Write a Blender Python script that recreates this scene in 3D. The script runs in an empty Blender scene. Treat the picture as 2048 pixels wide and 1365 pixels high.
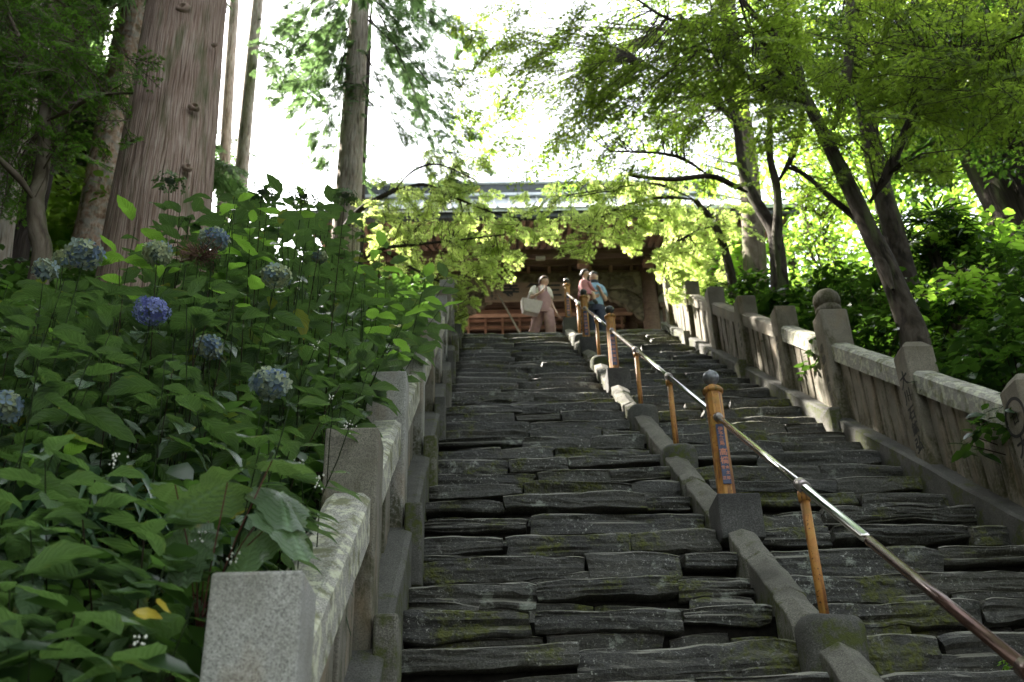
import bpy, math, random
import numpy as np
from mathutils import Vector, Matrix, noise as mnoise
random.seed(7); rng = np.random.default_rng(11)
SC = bpy.context.scene; COL = SC.collection

# ------------------------------------------------------------------ camera, sky, sun, exposure
PX, PY, PF = 1024.0, 682.5, 2068.96
R = np.array([[0.9995, 0.01713, -0.02658], [-0.01493, -0.48512, -0.87432], [-0.02787, 0.87428, -0.48462]])
u_, s_, v_ = np.linalg.svd(R); R = u_ @ v_
cam_d = bpy.data.cameras.new('camera'); cam = bpy.data.objects.new('camera', cam_d); COL.objects.link(cam)
cam.matrix_world = Matrix([list(R[0]) + [0], list(R[1]) + [0], list(R[2]) + [0], [0, 0, 0, 1]])
cam_d.sensor_width = 36; cam_d.lens = PF / 2048 * 36; cam_d.clip_start = 0.05; cam_d.clip_end = 600
cam_d.dof.use_dof = True; cam_d.dof.focus_distance = 5.8; cam_d.dof.aperture_fstop = 3.4
SC.camera = cam
SUN_DIR = Vector((-0.53, 0.42, 0.735)).normalized()          # towards the sun: beyond the gate, left
W = bpy.data.worlds.new('World'); SC.world = W; W.use_nodes = True
wn = W.node_tree; sky = wn.nodes.new('ShaderNodeTexSky'); sky.sky_type = 'NISHITA'; sky.sun_disc = False
sky.sun_elevation = math.asin(SUN_DIR.z); sky.sun_rotation = math.atan2(SUN_DIR.x, SUN_DIR.y)
sky.dust_density = 4.0; sky.air_density = 1.2; sky.ozone_density = 1.0
bg = wn.nodes['Background']; bg.inputs['Strength'].default_value = 0.14
hs = wn.nodes.new('ShaderNodeHueSaturation'); hs.inputs['Saturation'].default_value = 0.30     # thin bright cloud
wn.links.new(sky.outputs[0], hs.inputs['Color']); wn.links.new(hs.outputs[0], bg.inputs[0])
sd = bpy.data.lights.new('sun', 'SUN'); sd.energy = 5.0; sd.angle = math.radians(0.55); sd.color = (1.0, 0.93, 0.82)
sun = bpy.data.objects.new('sun', sd); COL.objects.link(sun)
sun.rotation_euler = SUN_DIR.to_track_quat('Z', 'Y').to_euler(); sun.location = (-20, 20, 40)
SC.view_settings.view_transform = 'Standard'; SC.view_settings.look = 'None'; SC.view_settings.gamma = 1
SC.view_settings.use_curve_mapping = False; SC.view_settings.exposure = 2.95
SC.cycles.use_denoising = True; SC.cycles.max_bounces = 7; SC.cycles.diffuse_bounces = 3
SC.cycles.glossy_bounces = 3; SC.cycles.transmission_bounces = 4; SC.cycles.transparent_max_bounces = 4
SC.cycles.sample_clamp_indirect = 6.0

# ------------------------------------------------------------------ helpers
def ray(x, y):
    v = R @ np.array([x - PX, PY - y, -PF]); return v / np.linalg.norm(v)
def at(x, y, Y):                       # a point of the photograph at distance Y into the scene
    r = ray(x, y); return Vector(r * (Y / r[1]))
def atX(x, y, X):
    r = ray(x, y); return Vector(r * (X / r[0]))
def proj(P):
    c = R.T @ np.array(P, float); return PX + PF * c[0] / -c[2], PY - PF * c[1] / -c[2], -c[2]
TAN = math.tan(math.radians(35.435)); CN = -2.40      # stair slope and the line of the nosings
def slope(Y, c=CN): return TAN * Y + c
def tag(o, label=None, cat=None, group=None, kind=None):
    if label: o['label'] = label
    if cat: o['category'] = cat
    if group: o['group'] = group
    if kind: o['kind'] = kind
    return o
def empty(name, loc=(0, 0, 0), label=None, cat=None, group=None, kind=None, rz=0):
    o = bpy.data.objects.new(name, None); COL.objects.link(o); o.location = loc; o.rotation_euler = (0, 0, rz)
    o.empty_display_size = 0.2
    return tag(o, label, cat, group, kind)
def link(name, me, parent=None, mat=None, loc=None, M=None):
    o = bpy.data.objects.new(name, me); COL.objects.link(o)
    if parent is not None: o.parent = parent
    if loc is not None: o.location = loc
    if M is not None: o.matrix_basis = M
    if mat is not None and not me.materials: me.materials.append(mat)
    return o
def tri_mesh(name, V, T, mat=None, smooth=True, uv=None):
    V = np.asarray(V, np.float32); T = np.asarray(T, np.int32)
    me = bpy.data.meshes.new(name)
    me.vertices.add(len(V)); me.vertices.foreach_set('co', V.ravel())
    k = T.shape[1]
    me.loops.add(T.size); me.loops.foreach_set('vertex_index', T.ravel())
    me.polygons.add(len(T)); me.polygons.foreach_set('loop_start', np.arange(len(T), dtype=np.int32) * k)
    me.polygons.foreach_set('loop_total', np.full(len(T), k, np.int32))
    me.polygons.foreach_set('use_smooth', np.full(len(T), smooth))
    if uv is not None:
        l = me.uv_layers.new(name='UVMap'); l.data.foreach_set('uv', np.asarray(uv, np.float32)[T.ravel()].ravel())
    me.update(calc_edges=True)
    if mat: me.materials.append(mat)
    return me
def poly_mesh(name, V, F, mat=None, smooth=False):
    me = bpy.data.meshes.new(name); me.from_pydata([tuple(v) for v in V], [], F); me.update()
    if mat: me.materials.append(mat)
    if smooth: me.polygons.foreach_set('use_smooth', [True] * len(me.polygons))
    return me
class MB:
    def __init__(s): s.V = []; s.F = []
    def add(s, V, F):
        b = len(s.V); s.V += [tuple(v) for v in V]; s.F += [tuple(i + b for i in f) for f in F]; return s
    def box(s, x0, x1, y0, y1, z0, z1):
        V = [(x, y, z) for z in (z0, z1) for y in (y0, y1) for x in (x0, x1)]
        return s.add(V, [(0, 2, 3, 1), (4, 5, 7, 6), (0, 1, 5, 4), (2, 6, 7, 3), (0, 4, 6, 2), (1, 3, 7, 5)])
    def obox(s, M, x0, x1, y0, y1, z0, z1):
        b = MB().box(x0, x1, y0, y1, z0, z1); return s.add([M @ Vector(v) for v in b.V], b.F)
    def prism(s, prof, P, Q, up=Vector((0, 0, 1))):   # profile (side, up) swept from P to Q, cut plumb
        d = (Vector(Q) - Vector(P)); h = Vector((d.x, d.y, 0)).normalized() if d.xy.length > 1e-6 else Vector((0, 1, 0))
        side = h.cross(Vector((0, 0, 1))); n = len(prof)
        V = [Vector(P) + side * a + up * b for a, b in prof] + [Vector(Q) + side * a + up * b for a, b in prof]
        F = [(i, (i + 1) % n, n + (i + 1) % n, n + i) for i in range(n)] + [tuple(range(n))[::-1], tuple(range(n, 2 * n))]
        return s.add(V, F)
    def tube(s, pts, rad, n=8, cap=True, sx=1.0):
        V, F = tube_geo(pts, rad, n); 
        s.add(V, F)
        if cap:
            b = len(s.V) - len(V); s.F.append(tuple(b + i for i in range(n))[::-1]); s.F.append(tuple(b + len(V) - n + i for i in range(n)))
        return s
    def lathe(s, prof, n=16, c=(0, 0, 0)):
        V = [(c[0] + r * math.cos(2 * math.pi * i / n), c[1] + r * math.sin(2 * math.pi * i / n), c[2] + z) for r, z in prof for i in range(n)]
        F = [(k * n + i, k * n + (i + 1) % n, (k + 1) * n + (i + 1) % n, (k + 1) * n + i) for k in range(len(prof) - 1) for i in range(n)]
        F += [tuple(range(n))[::-1], tuple((len(prof) - 1) * n + i for i in range(n))]
        return s.add(V, F)
    def mesh(s, name, mat=None, smooth=False):
        me = poly_mesh(name, s.V, s.F, mat, smooth); return me
    def build(s, name, mat=None, parent=None, smooth=False, bevel=0, loc=None, seg=2, split=None):
        o = link(name, s.mesh(name, mat, smooth), parent, loc=loc)
        if bevel:
            m = o.modifiers.new('bevel', 'BEVEL'); m.width = bevel; m.segments = seg; m.limit_method = 'ANGLE'; m.angle_limit = math.radians(40)
        return o
def frames(pts):
    pts = [Vector(p) for p in pts]; out = []; n0 = None
    for i, p in enumerate(pts):
        t = (pts[min(i + 1, len(pts) - 1)] - pts[max(i - 1, 0)]).normalized()
        if n0 is None: n0 = t.orthogonal().normalized() if abs(t.z) < .9 else Vector((1, 0, 0))
        n0 = (n0 - t * n0.dot(t)).normalized(); out.append((p, t, n0, t.cross(n0)))
    return out
def tube_geo(pts, rad, n=8):
    V = []; fr = frames(pts)
    for k, (p, t, a, b) in enumerate(fr):
        r = rad[k] if hasattr(rad, '__len__') else rad
        for i in range(n):
            w = 2 * math.pi * i / n; V.append(p + a * (r * math.cos(w)) + b * (r * math.sin(w)))
    F = [(k * n + i, k * n + (i + 1) % n, (k + 1) * n + (i + 1) % n, (k + 1) * n + i) for k in range(len(fr) - 1) for i in range(n)]
    return V, F
def spline(P, m=6):                    # Catmull-Rom through points (any tuples)
    P = [np.array(p, float) for p in P]; Q = [2 * P[0] - P[1]] + P + [2 * P[-1] - P[-2]]; out = []
    for i in range(1, len(Q) - 2):
        for k in range(m):
            t = k / m; a, b, c, d = Q[i - 1:i + 3]
            out.append(.5 * (2 * b + (c - a) * t + (2 * a - 5 * b + 4 * c - d) * t * t + (3 * b - a - 3 * c + d) * t ** 3))
    out.append(P[-1]); return out
def vnoise(P, seed=0):                 # value noise, vectorised, -1..1
    P = np.asarray(P, float); i = np.floor(P).astype(np.int64); f = P - i; f = f * f * (3 - 2 * f); out = 0
    for dx in (0, 1):
        for dy in (0, 1):
            for dz in (0, 1):
                h = ((i[:, 0] + dx) * 374761393 + (i[:, 1] + dy) * 668265263 + (i[:, 2] + dz) * 2147483647 + seed * 1274126177) & 0xffffffff
                h = ((h ^ (h >> 13)) * 1274126177) & 0xffffffff; h = (h ^ (h >> 16)) & 0xffff
                w = (f[:, 0] if dx else 1 - f[:, 0]) * (f[:, 1] if dy else 1 - f[:, 1]) * (f[:, 2] if dz else 1 - f[:, 2])
                out = out + w * (h / 32767.5 - 1)
    return out

# ------------------------------------------------------------------ materials
class NT:
    def __init__(s, name):
        s.m = bpy.data.materials.new(name); s.m.use_nodes = True; s.t = s.m.node_tree
        s.b = s.t.nodes['Principled BSDF']; s.out = s.t.nodes['Material Output']
    def n(s, typ, **k):
        nd = s.t.nodes.new('ShaderNode' + typ)
        for a, v in k.items():
            if a.startswith('i_'):
                key = a[2:]; key = int(key) if key.isdigit() else key.replace('_', ' '); s.set(nd.inputs[key], v)
            else: setattr(nd, a, v)
        return nd
    def set(s, inp, v):
        if hasattr(v, 'links') or isinstance(v, bpy.types.NodeSocket): s.t.links.new(v, inp)
        else: inp.default_value = v
    def noise(s, vec, scale, detail=4, rough=.55, dist=0):
        return s.n('TexNoise', i_Vector=vec, i_Scale=scale, i_Detail=detail, i_Roughness=rough, i_Distortion=dist).outputs[0]
    def map(s, vec, sc=(1, 1, 1), loc=(0, 0, 0)):
        return s.n('Mapping', i_Vector=vec, i_Scale=sc, i_Location=loc).outputs[0]
    def ramp(s, fac, stops, interp='LINEAR'):
        nd = s.n('ValToRGB', i_0=fac); cr = nd.color_ramp; cr.interpolation = interp
        while len(cr.elements) < len(stops): cr.elements.new(.5)
        for e, (p, c) in zip(cr.elements, stops):
            e.position = p; e.color = (c, c, c, 1) if not hasattr(c, '__len__') else (*c, 1)
        return nd.outputs[0]
    def mix(s, fac, a, b, typ='MIX'):
        nd = s.n('Mix', data_type='RGBA', blend_type=typ); s.set(nd.inputs[0], fac)
        for i, v in ((6, a), (7, b)): s.set(nd.inputs[i], (*v, 1) if isinstance(v, tuple) and len(v) == 3 else v)
        return nd.outputs[2]
    def math(s, op, a, b=0.0, clamp=False):
        nd = s.n('Math', operation=op, use_clamp=clamp); s.set(nd.inputs[0], a); s.set(nd.inputs[1], b); return nd.outputs[0]
    def bump(s, h, strength=.5, dist=.01, normal=None):
        nd = s.n('Bump', i_Height=h, i_Strength=strength, i_Distance=dist)
        if normal is not None: s.set(nd.inputs['Normal'], normal)
        return nd.outputs[0]
    def fin(s, col=None, rough=.6, normal=None, metal=0, spec=.5):
        if col is not None: s.set(s.b.inputs['Base Color'], (*col, 1) if isinstance(col, tuple) else col)
        s.set(s.b.inputs['Roughness'], rough); s.b.inputs['Metallic'].default_value = metal
        s.b.inputs['Specular IOR Level'].default_value = spec
        if normal is not None: s.set(s.b.inputs['Normal'], normal)
        return s.m
    def pos(s): return s.n('NewGeometry').outputs['Position']
    def obj(s): return s.n('TexCoord').outputs['Object']
    def rnd(s): return s.n('ObjectInfo').outputs['Random']
    def island(s): return s.n('NewGeometry').outputs['Random Per Island']

def m_slate():
    s = NT('slate'); p = s.pos(); r = s.rnd()
    st = s.noise(s.map(p, (1.0, 2, 9)), 3.0, 6, .65, .15); iso = s.noise(p, 8, 7, .65)
    mixn = s.math('ADD', s.math('MULTIPLY', st, .5), s.math('MULTIPLY', iso, .5))
    col = s.ramp(mixn, [(.34, (.004, .004, .0035)), (.47, (.011, .010, .008)), (.57, (.031, .028, .021)), (.70, (.10, .09, .069))])
    col = s.mix(s.ramp(r, [(0, 0), (.5, .1), (.8, .4), (1, .8)]), col, (.060, .056, .042), 'MIX')
    big = s.noise(p, 1.5, 3); col = s.mix(s.ramp(big, [(.42, 0), (.68, .6)]), col, (.012, .012, .010))
    li = s.noise(p, 7, 7, .7); li2 = s.noise(p, 1.6, 2)
    lm = s.math('MULTIPLY', s.ramp(li, [(.57, 0), (.62, 1)]), s.ramp(li2, [(.48, 0), (.60, .85)])); col = s.mix(lm, col, (.26, .28, .24))
    wt = s.math('MULTIPLY', s.ramp(s.noise(s.map(p, (1, 1, 1), (7, 3, 1)), 5, 8, .75), [(.60, 0), (.66, 1)]), s.ramp(s.noise(s.map(p, (1, 1, 1), (1, 9, 4)), .9, 2), [(.5, 0), (.6, .8)])); col = s.mix(wt, col, (.34, .34, .32))
    fine = s.noise(s.map(p, (1, 1, 2.4)), 75, 5, .8); col = s.mix(s.ramp(fine, [(.40, .75), (.52, 0)]), col, (.005, .005, .004)); col = s.mix(s.ramp(fine, [(.54, 0), (.64, .6)]), col, (.15, .145, .12))
    sp = s.math('MULTIPLY', s.ramp(s.noise(p, 48, 4, .75), [(.60, 0), (.64, .9)]), s.ramp(s.noise(p, 2.6, 3), [(.42, .15), (.62, 1)])); col = s.mix(sp, col, (.33, .33, .30))
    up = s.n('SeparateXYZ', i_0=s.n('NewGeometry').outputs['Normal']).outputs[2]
    col = s.mix(s.ramp(up, [(.52, 0), (.78, .8)]), col, (.21, .20, .165))          # tread edges worn pale, with the sky's highlight on the nosings painted in
    mo = s.noise(p, 2.1, 6, .68, .2); mf = s.noise(p, 35, 3)
    mm = s.math('MULTIPLY', s.ramp(s.math('ADD', mo, s.math('MULTIPLY', up, .05)), [(.55, 0), (.61, 1)]), s.ramp(mf, [(.35, .2), (.6, 1)]))
    col = s.mix(mm, col, s.mix(mf, (.014, .016, .003), (.10, .11, .014)))
    h = s.math('ADD', s.math('MULTIPLY', st, .35), s.math('MULTIPLY', s.noise(p, 26, 7, .72), 1.0)); h = s.math('ADD', h, s.math('MULTIPLY', mm, s.math('MULTIPLY', mf, .8)))
    rough = s.math('ADD', s.math('MULTIPLY', iso, .35), s.math('ADD', .28, s.math('MULTIPLY', mm, .4)))
    return s.fin(col, rough, s.bump(h, .75, .022), spec=.5)
def m_granite(name, base, moss=.5, dark=(.03, .03, .026), grain=1.0, zlow=None):
    s = NT(name); p = s.pos(); o = s.obj()
    g = s.noise(p, 210 * grain, 2, .6); g2 = s.noise(p, 90 * grain, 3, .6)
    c = tuple(base); d = tuple(v * .42 for v in base); l = tuple(min(.75, v * 1.45) for v in base)
    col = s.ramp(g, [(.34, d), (.46, c), (.56, c), (.68, l)])
    col = s.mix(s.ramp(g2, [(.36, .5), (.48, 0)]), col, d)
    st = s.noise(p, 2.6, 5, .62); col = s.mix(s.ramp(st, [(.42, 0), (.66, .8)]), col, tuple(v * .5 for v in (base[0], base[1] * .98, base[2] * .86)))
    br = s.noise(s.map(p, (3, 3, 1.6)), 1.5, 4); col = s.mix(s.ramp(br, [(.52, 0), (.7, .45)]), col, (.2, .135, .07))
    if moss:
        sv = s.noise(s.map(p, (10, 10, 2.6)), 1.0, 5, .62, .3); oz = s.n('SeparateXYZ', i_0=o).outputs[2]
        f = s.math('SUBTRACT', sv, s.math('MULTIPLY', oz, .20))
        mk = s.ramp(f, [(.50 - .1 * moss, 0), (.58 - .06 * moss, .92)])
        mk = s.math('MULTIPLY', mk, s.ramp(s.noise(p, 40, 3), [(.32, .25), (.55, 1)]))
        col = s.mix(mk, col, s.mix(s.noise(p, 12, 2), dark, (.055, .055, .012)))
    h = s.math('ADD', s.math('MULTIPLY', g, .5), s.noise(p, 18, 5, .6))
    return s.fin(col, .82, s.bump(h, .55, .008), spec=.3)
def m_lichen_granite():
    s = NT('lichened_granite'); p = s.pos()
    g = s.noise(p, 160, 2, .6); col = s.ramp(g, [(.36, (.13, .125, .11)), (.5, (.27, .26, .23)), (.66, (.42, .41, .37))])
    l = s.noise(p, 16, 6, .66); col = s.mix(s.ramp(l, [(.5, 0), (.58, .9)]), col, (.46, .46, .34))
    a = s.noise(p, 7, 5, .6); col = s.mix(s.ramp(a, [(.52, 0), (.62, .8)]), col, (.11, .115, .05))
    return s.fin(col, .88, s.bump(s.math('ADD', l, g), .5, .01), spec=.2)
def m_concrete(name, base, moss=True):
    s = NT(name); p = s.pos(); g = s.noise(p, 130, 3, .7); b = s.noise(p, 3, 5, .6)
    col = s.ramp(g, [(.3, tuple(v * .45 for v in base)), (.5, base), (.72, tuple(v * 1.9 for v in base))])
    col = s.mix(s.ramp(b, [(.4, 0), (.68, .75)]), col, tuple(v * .35 for v in base))
    up = s.n('SeparateXYZ', i_0=s.n('NewGeometry').outputs['Normal']).outputs[2]
    h = s.math('ADD', g, s.noise(p, 14, 5, .6))
    if moss:
        mf = s.noise(p, 30, 4); m = s.math('SUBTRACT', s.noise(p, 4, 5, .65), s.math('MULTIPLY', up, .09))
        mk = s.ramp(m, [(.48, 0), (.56, .9)]); mk = s.math('MULTIPLY', mk, s.ramp(mf, [(.35, .2), (.55, 1)]))
        col = s.mix(mk, col, s.mix(mf, (.012, .016, .004), (.08, .095, .015)))
    return s.fin(col, .85, s.bump(h, .6, .012), spec=.25)
def m_bark(name, a, b, c, su=38, sv=2.6, dist=.018, mossy=0, pale=0):
    s = NT(name); uv = s.n('UVMap').outputs[0]; p = s.pos()
    wob = s.noise(s.map(uv, (3, 1.1, 1)), 1.0, 3)
    v = s.n('Mapping', i_Vector=uv, i_Scale=(su, sv, 1)).outputs[0]
    vv = s.n('VectorMath', operation='ADD'); s.set(vv.inputs[0], v); s.set(vv.inputs[1], s.n('CombineXYZ', i_X=s.math('MULTIPLY', wob, 4.0)).outputs[0])
    f = s.noise(vv.outputs[0], 1.0, 7, .62, .35); f2 = s.noise(vv.outputs[0], .5, 4, .6, .2)
    col = s.ramp(f, [(.3, a), (.46, b), (.68, c)])
    col = s.mix(s.ramp(f2, [(.36, .75), (.48, 0)]), col, tuple(x * .45 for x in a))
    w = s.noise(p, 1.6, 4); col = s.mix(s.ramp(w, [(.45, 0), (.7, .55)]), col, tuple(x * .62 for x in b))
    if mossy:
        m = s.noise(s.map(p, (5, 5, .9)), 1.0, 4, .6); col = s.mix(s.ramp(m, [(.6 - .12 * mossy, 0), (.72 - .08 * mossy, .75)]), col, (.075, .095, .035))
    if pale:
        q = s.noise(p, 7, 5, .6); col = s.mix(s.ramp(q, [(.5, 0), (.6, pale)]), col, (.3, .29, .25))
    h = s.math('ADD', s.math('MULTIPLY', f, .7), f2)
    return s.fin(col, .9, s.bump(h, 1.0, dist), spec=.15)
def m_leaf(name, dark, light, trans=.45, tcol=None, rough=.38, spec=.5, by='island', uvv=False, yellow=None, bump=.25):
    s = NT(name); r = s.island() if by == 'island' else s.rnd()
    col = s.ramp(r, [(0, dark), (.55, tuple((a + b) / 2 for a, b in zip(dark, light))), (1, light)])
    if yellow: col = s.mix(s.ramp(r, [(yellow[0], 0), (yellow[0] + .01, 1)]), col, yellow[1])
    nrm = None
    if uvv:
        uv = s.n('UVMap').outputs[0]; sx = s.n('SeparateXYZ', i_0=uv); u, v = sx.outputs[0], sx.outputs[1]
        av = s.math('ABSOLUTE', v)
        w = s.math('SINE', s.math('MULTIPLY', s.math('SUBTRACT', u, s.math('MULTIPLY', av, .32)), 52.0))
        vein = s.ramp(s.math('MULTIPLY', s.math('ADD', w, 1.0), .5), [(.86, 0), (.98, 1)])
        mid = s.ramp(av, [(.0, 1), (.05, 0)]); vv = s.math('MAXIMUM', s.math('MULTIPLY', vein, .6), mid)
        bl = s.noise(s.pos(), 14, 3); col = s.mix(s.ramp(bl, [(.35, .35), (.6, 0)]), col, tuple(x * .6 for x in dark))
        ed = s.math('MULTIPLY', s.ramp(av, [(.5, 0), (1, 1)]), s.ramp(s.noise(s.pos(), 9, 2), [(.6, 0), (.68, .8)]))
        col = s.mix(ed, col, (.25, .2, .03))
        col = s.mix(s.math('MULTIPLY', vv, .6), col, tuple(min(1, x * 1.9 + .01) for x in light))
        h = s.math('SUBTRACT', s.math('MULTIPLY', w, .5), s.math('MULTIPLY', vv, 1.2)); nrm = s.bump(h, bump * 2, .006)
    s.fin(col, rough, nrm, spec=spec)
    if uvv: s.b.inputs['Coat Weight'].default_value = .35; s.b.inputs['Coat Roughness'].default_value = .18
    tb = s.n('BsdfTranslucent'); tc = tcol or tuple(min(1, x * 2.2) for x in light)
    s.set(tb.inputs[0], s.mix(.75, col, tc));
    if nrm is not None: s.set(tb.inputs['Normal'], nrm)
    mx = s.n('MixShader', i_0=trans); s.t.links.new(s.b.outputs[0], mx.inputs[1]); s.t.links.new(tb.outputs[0], mx.inputs[2])
    s.t.links.new(mx.outputs[0], s.out.inputs[0]); return s.m
def m_plain(name, col, rough=.6, metal=0, var=.0, sc=20, spec=.5, bump=0):
    s = NT(name)
    if var:
        n = s.noise(s.obj(), sc, 4); c = s.mix(s.ramp(n, [(.35, 0), (.65, 1)]), tuple(v * (1 - var) for v in col), tuple(min(1, v * (1 + var)) for v in col))
        return s.fin(c, rough, s.bump(n, bump, .01) if bump else None, metal, spec)
    return s.fin(col, rough, None, metal, spec)
def m_orange():
    s = NT('rusty_orange_paint'); p = s.obj(); n = s.noise(p, 14, 6, .68); st = s.noise(s.map(p, (30, 30, 3)), 1.0, 4)
    col = s.ramp(n, [(.3, (.40, .235, .05)), (.5, (.42, .19, .04)), (.72, (.26, .09, .025))])
    col = s.mix(s.ramp(st, [(.46, 0), (.6, .85)]), col, (.13, .045, .016)); f = s.noise(p, 75, 3)
    col = s.mix(s.ramp(f, [(.62, 0), (.68, .9)]), col, (.06, .022, .010)); g = s.noise(p, 6, 3)
    col = s.mix(s.ramp(g, [(.56, 0), (.7, .6)]), col, (.13, .14, .03))
    return s.fin(col, .55, s.bump(s.math('ADD', n, f), .3, .004), spec=.4)
def m_wood(name, a, b, sc=(2, 30, 30), rough=.8, carve=False):
    s = NT(name); p = s.obj(); n = s.noise(s.map(p, sc), 1.0, 5, .6)
    col = s.ramp(n, [(.32, a), (.68, b)]); w = s.noise(p, 3, 4); col = s.mix(s.ramp(w, [(.4, 0), (.7, .5)]), col, tuple(x * .6 for x in a))
    h = n
    if carve:
        k = s.n('TexVoronoi', i_Vector=s.map(p, (1, 1, 1)), i_Scale=5.5, feature='SMOOTH_F1'); kk = s.noise(p, 4.0, 3, .5, 1.6)
        h = s.math('ADD', s.math('MULTIPLY', s.ramp(kk, [(.42, 0), (.5, 1)]), 2.2), n)
        col = s.mix(s.ramp(kk, [(.40, .55), (.5, 0)]), col, tuple(x * .45 for x in a))
    return s.fin(col, rough, s.bump(h, .8, .03 if carve else .006), spec=.25)
MT = dict(
 slate=m_slate(),
 granite=m_granite('pale_granite', (.29, .285, .265), .55, grain=.8),
 granite_b=m_granite('brown_granite', (.16, .148, .12), .6),
 granite_c=m_granite('weathered_granite', (.175, .155, .122), .95, dark=(.028, .024, .014)),
 lichen=m_lichen_granite(),
 conc=m_concrete('mossy_concrete', (.085, .083, .074)), kerb=m_concrete('kerb_concrete', (.135, .128, .108)), block=m_concrete('dark_concrete', (.075, .073, .07), False),
 soil=m_plain('forest_soil', (.035, .026, .016), .95, var=.5, sc=6, bump=.6, spec=.1), earth=m_plain('dark_joint_earth', (.012, .011, .009), .95, var=.4, sc=30, spec=.1),
 cedar=m_bark('cedar_bark', (.14, .082, .06), (.30, .205, .165), (.50, .41, .355), su=70, sv=2.2, mossy=.7),
 cedar_g=m_bark('grey_cedar_bark', (.20, .145, .11), (.36, .29, .24), (.52, .47, .41), su=30, sv=3, mossy=.5, pale=.3),
 cedar_p=m_bark('pale_patchy_bark', (.22, .12, .075), (.42, .28, .20), (.60, .52, .45), su=16, sv=9, mossy=.45, pale=.7),
 maple=m_bark('maple_bark', (.016, .012, .009), (.038, .030, .022), (.075, .062, .05), su=16, sv=5, mossy=.5, dist=.01),
 maple_l=m_bark('smooth_maple_bark', (.07, .052, .038), (.12, .095, .07), (.18, .15, .12), su=10, sv=3, mossy=.6, dist=.006),
 darkbark=m_bark('dark_bark', (.012, .009, .007), (.028, .021, .017), (.055, .043, .036), mossy=.7),
 hyd=m_leaf('hydrangea_leaf', (.060, .098, .060), (.112, .160, .096), .24, (.22, .42, .06), .25, 1.0, 'rnd', True, (.975, (.42, .33, .04))),
 hyd_y=m_leaf('young_hydrangea_leaf', (.085, .16, .030), (.13, .23, .045), .42, (.42, .80, .08), .3, .6, 'rnd', True),
 hyd_l=m_leaf('pale_hydrangea_leaf', (.075, .125, .065), (.125, .19, .10), .25, (.30, .55, .10), .28, .8, 'rnd', True),
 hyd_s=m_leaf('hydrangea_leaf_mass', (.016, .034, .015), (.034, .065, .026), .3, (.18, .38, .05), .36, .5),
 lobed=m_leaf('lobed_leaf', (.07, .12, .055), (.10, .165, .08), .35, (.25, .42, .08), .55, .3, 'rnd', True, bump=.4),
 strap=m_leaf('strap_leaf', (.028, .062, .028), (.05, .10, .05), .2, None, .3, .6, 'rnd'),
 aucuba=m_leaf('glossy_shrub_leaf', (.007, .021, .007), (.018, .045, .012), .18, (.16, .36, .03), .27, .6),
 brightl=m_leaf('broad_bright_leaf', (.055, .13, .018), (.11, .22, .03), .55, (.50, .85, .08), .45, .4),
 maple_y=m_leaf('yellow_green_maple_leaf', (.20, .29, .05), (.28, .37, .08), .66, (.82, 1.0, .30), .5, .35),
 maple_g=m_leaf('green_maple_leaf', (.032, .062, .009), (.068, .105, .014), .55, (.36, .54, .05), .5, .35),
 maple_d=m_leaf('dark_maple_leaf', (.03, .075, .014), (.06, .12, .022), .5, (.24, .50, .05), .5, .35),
 far_l=m_leaf('far_leaf', (.025, .065, .010), (.075, .14, .024), .5, (.40, .66, .07), .4, .5),
 needle=m_leaf('cedar_needle', (.045, .08, .035), (.09, .14, .06), .45, (.25, .42, .14), .6, .3),
 stem=m_plain('green_stem', (.014, .022, .008), .9, var=.3, spec=.08), stem_b=m_plain('brown_stem', (.018, .012, .008), .9, var=.3, spec=.08), redstem=m_plain('red_petiole', (.10, .035, .03), .8, spec=.15),
 steel=m_plain('polished_steel', (.62, .60, .58), .17, 1, var=.04), brown=m_plain('brown_rail_coating', (.075, .042, .032), .26, .55, var=.25, sc=8),
 collar=m_plain('dull_steel', (.33, .29, .28), .38, .85, var=.2), finial=m_plain('grey_iron', (.17, .175, .185), .4, .5, var=.35, sc=30), finial_d=m_plain('blackened_iron', (.05, .055, .055), .35, .4, var=.3, sc=30),
 orange=m_orange(), plaque=m_plain('blue_plaque', (.045, .055, .115), .5, var=.2), copper=m_plain('copper_lettering', (.52, .21, .13), .5, .2),
 carved=m_plain('carved_ink', (.018, .016, .013), .9), carved2=m_plain('grey_carved_ink', (.06, .055, .045), .9),  # black and grey paint of the carved characters
 wood=m_wood('dark_reddish_timber', (.13, .082, .062), (.26, .17, .13)), wood_r=m_wood('red_timber', (.30, .16, .115), (.50, .31, .23)), wood_c=m_wood('carved_grey_timber', (.13, .105, .07), (.27, .22, .15), (4, 4, 6), .85, True),
 wood_d=m_wood('dark_timber', (.03, .016, .012), (.065, .034, .025)), sign=m_wood('signboard_wood', (.20, .135, .095), (.29, .20, .145)), ink=m_plain('ink', (.018, .016, .015), .6),  # rear wall and panel boards share the darkest timber colour
 roof=m_plain('grey_blue_roof', (.52, .55, .57), .28, .3, var=.12, sc=3), roof_d=m_plain('dark_fascia', (.05, .06, .065), .5, var=.2), plaster=m_plain('dim_plaster', (.30, .27, .22), .9, var=.15), gold=m_plain('gilt', (.6, .42, .12), .3, 1),
 stone=m_concrete('terrace_stone', (.30, .29, .26), False), bamboo=m_plain('grey_bamboo', (.30, .26, .19), .6, var=.2),
)
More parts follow.
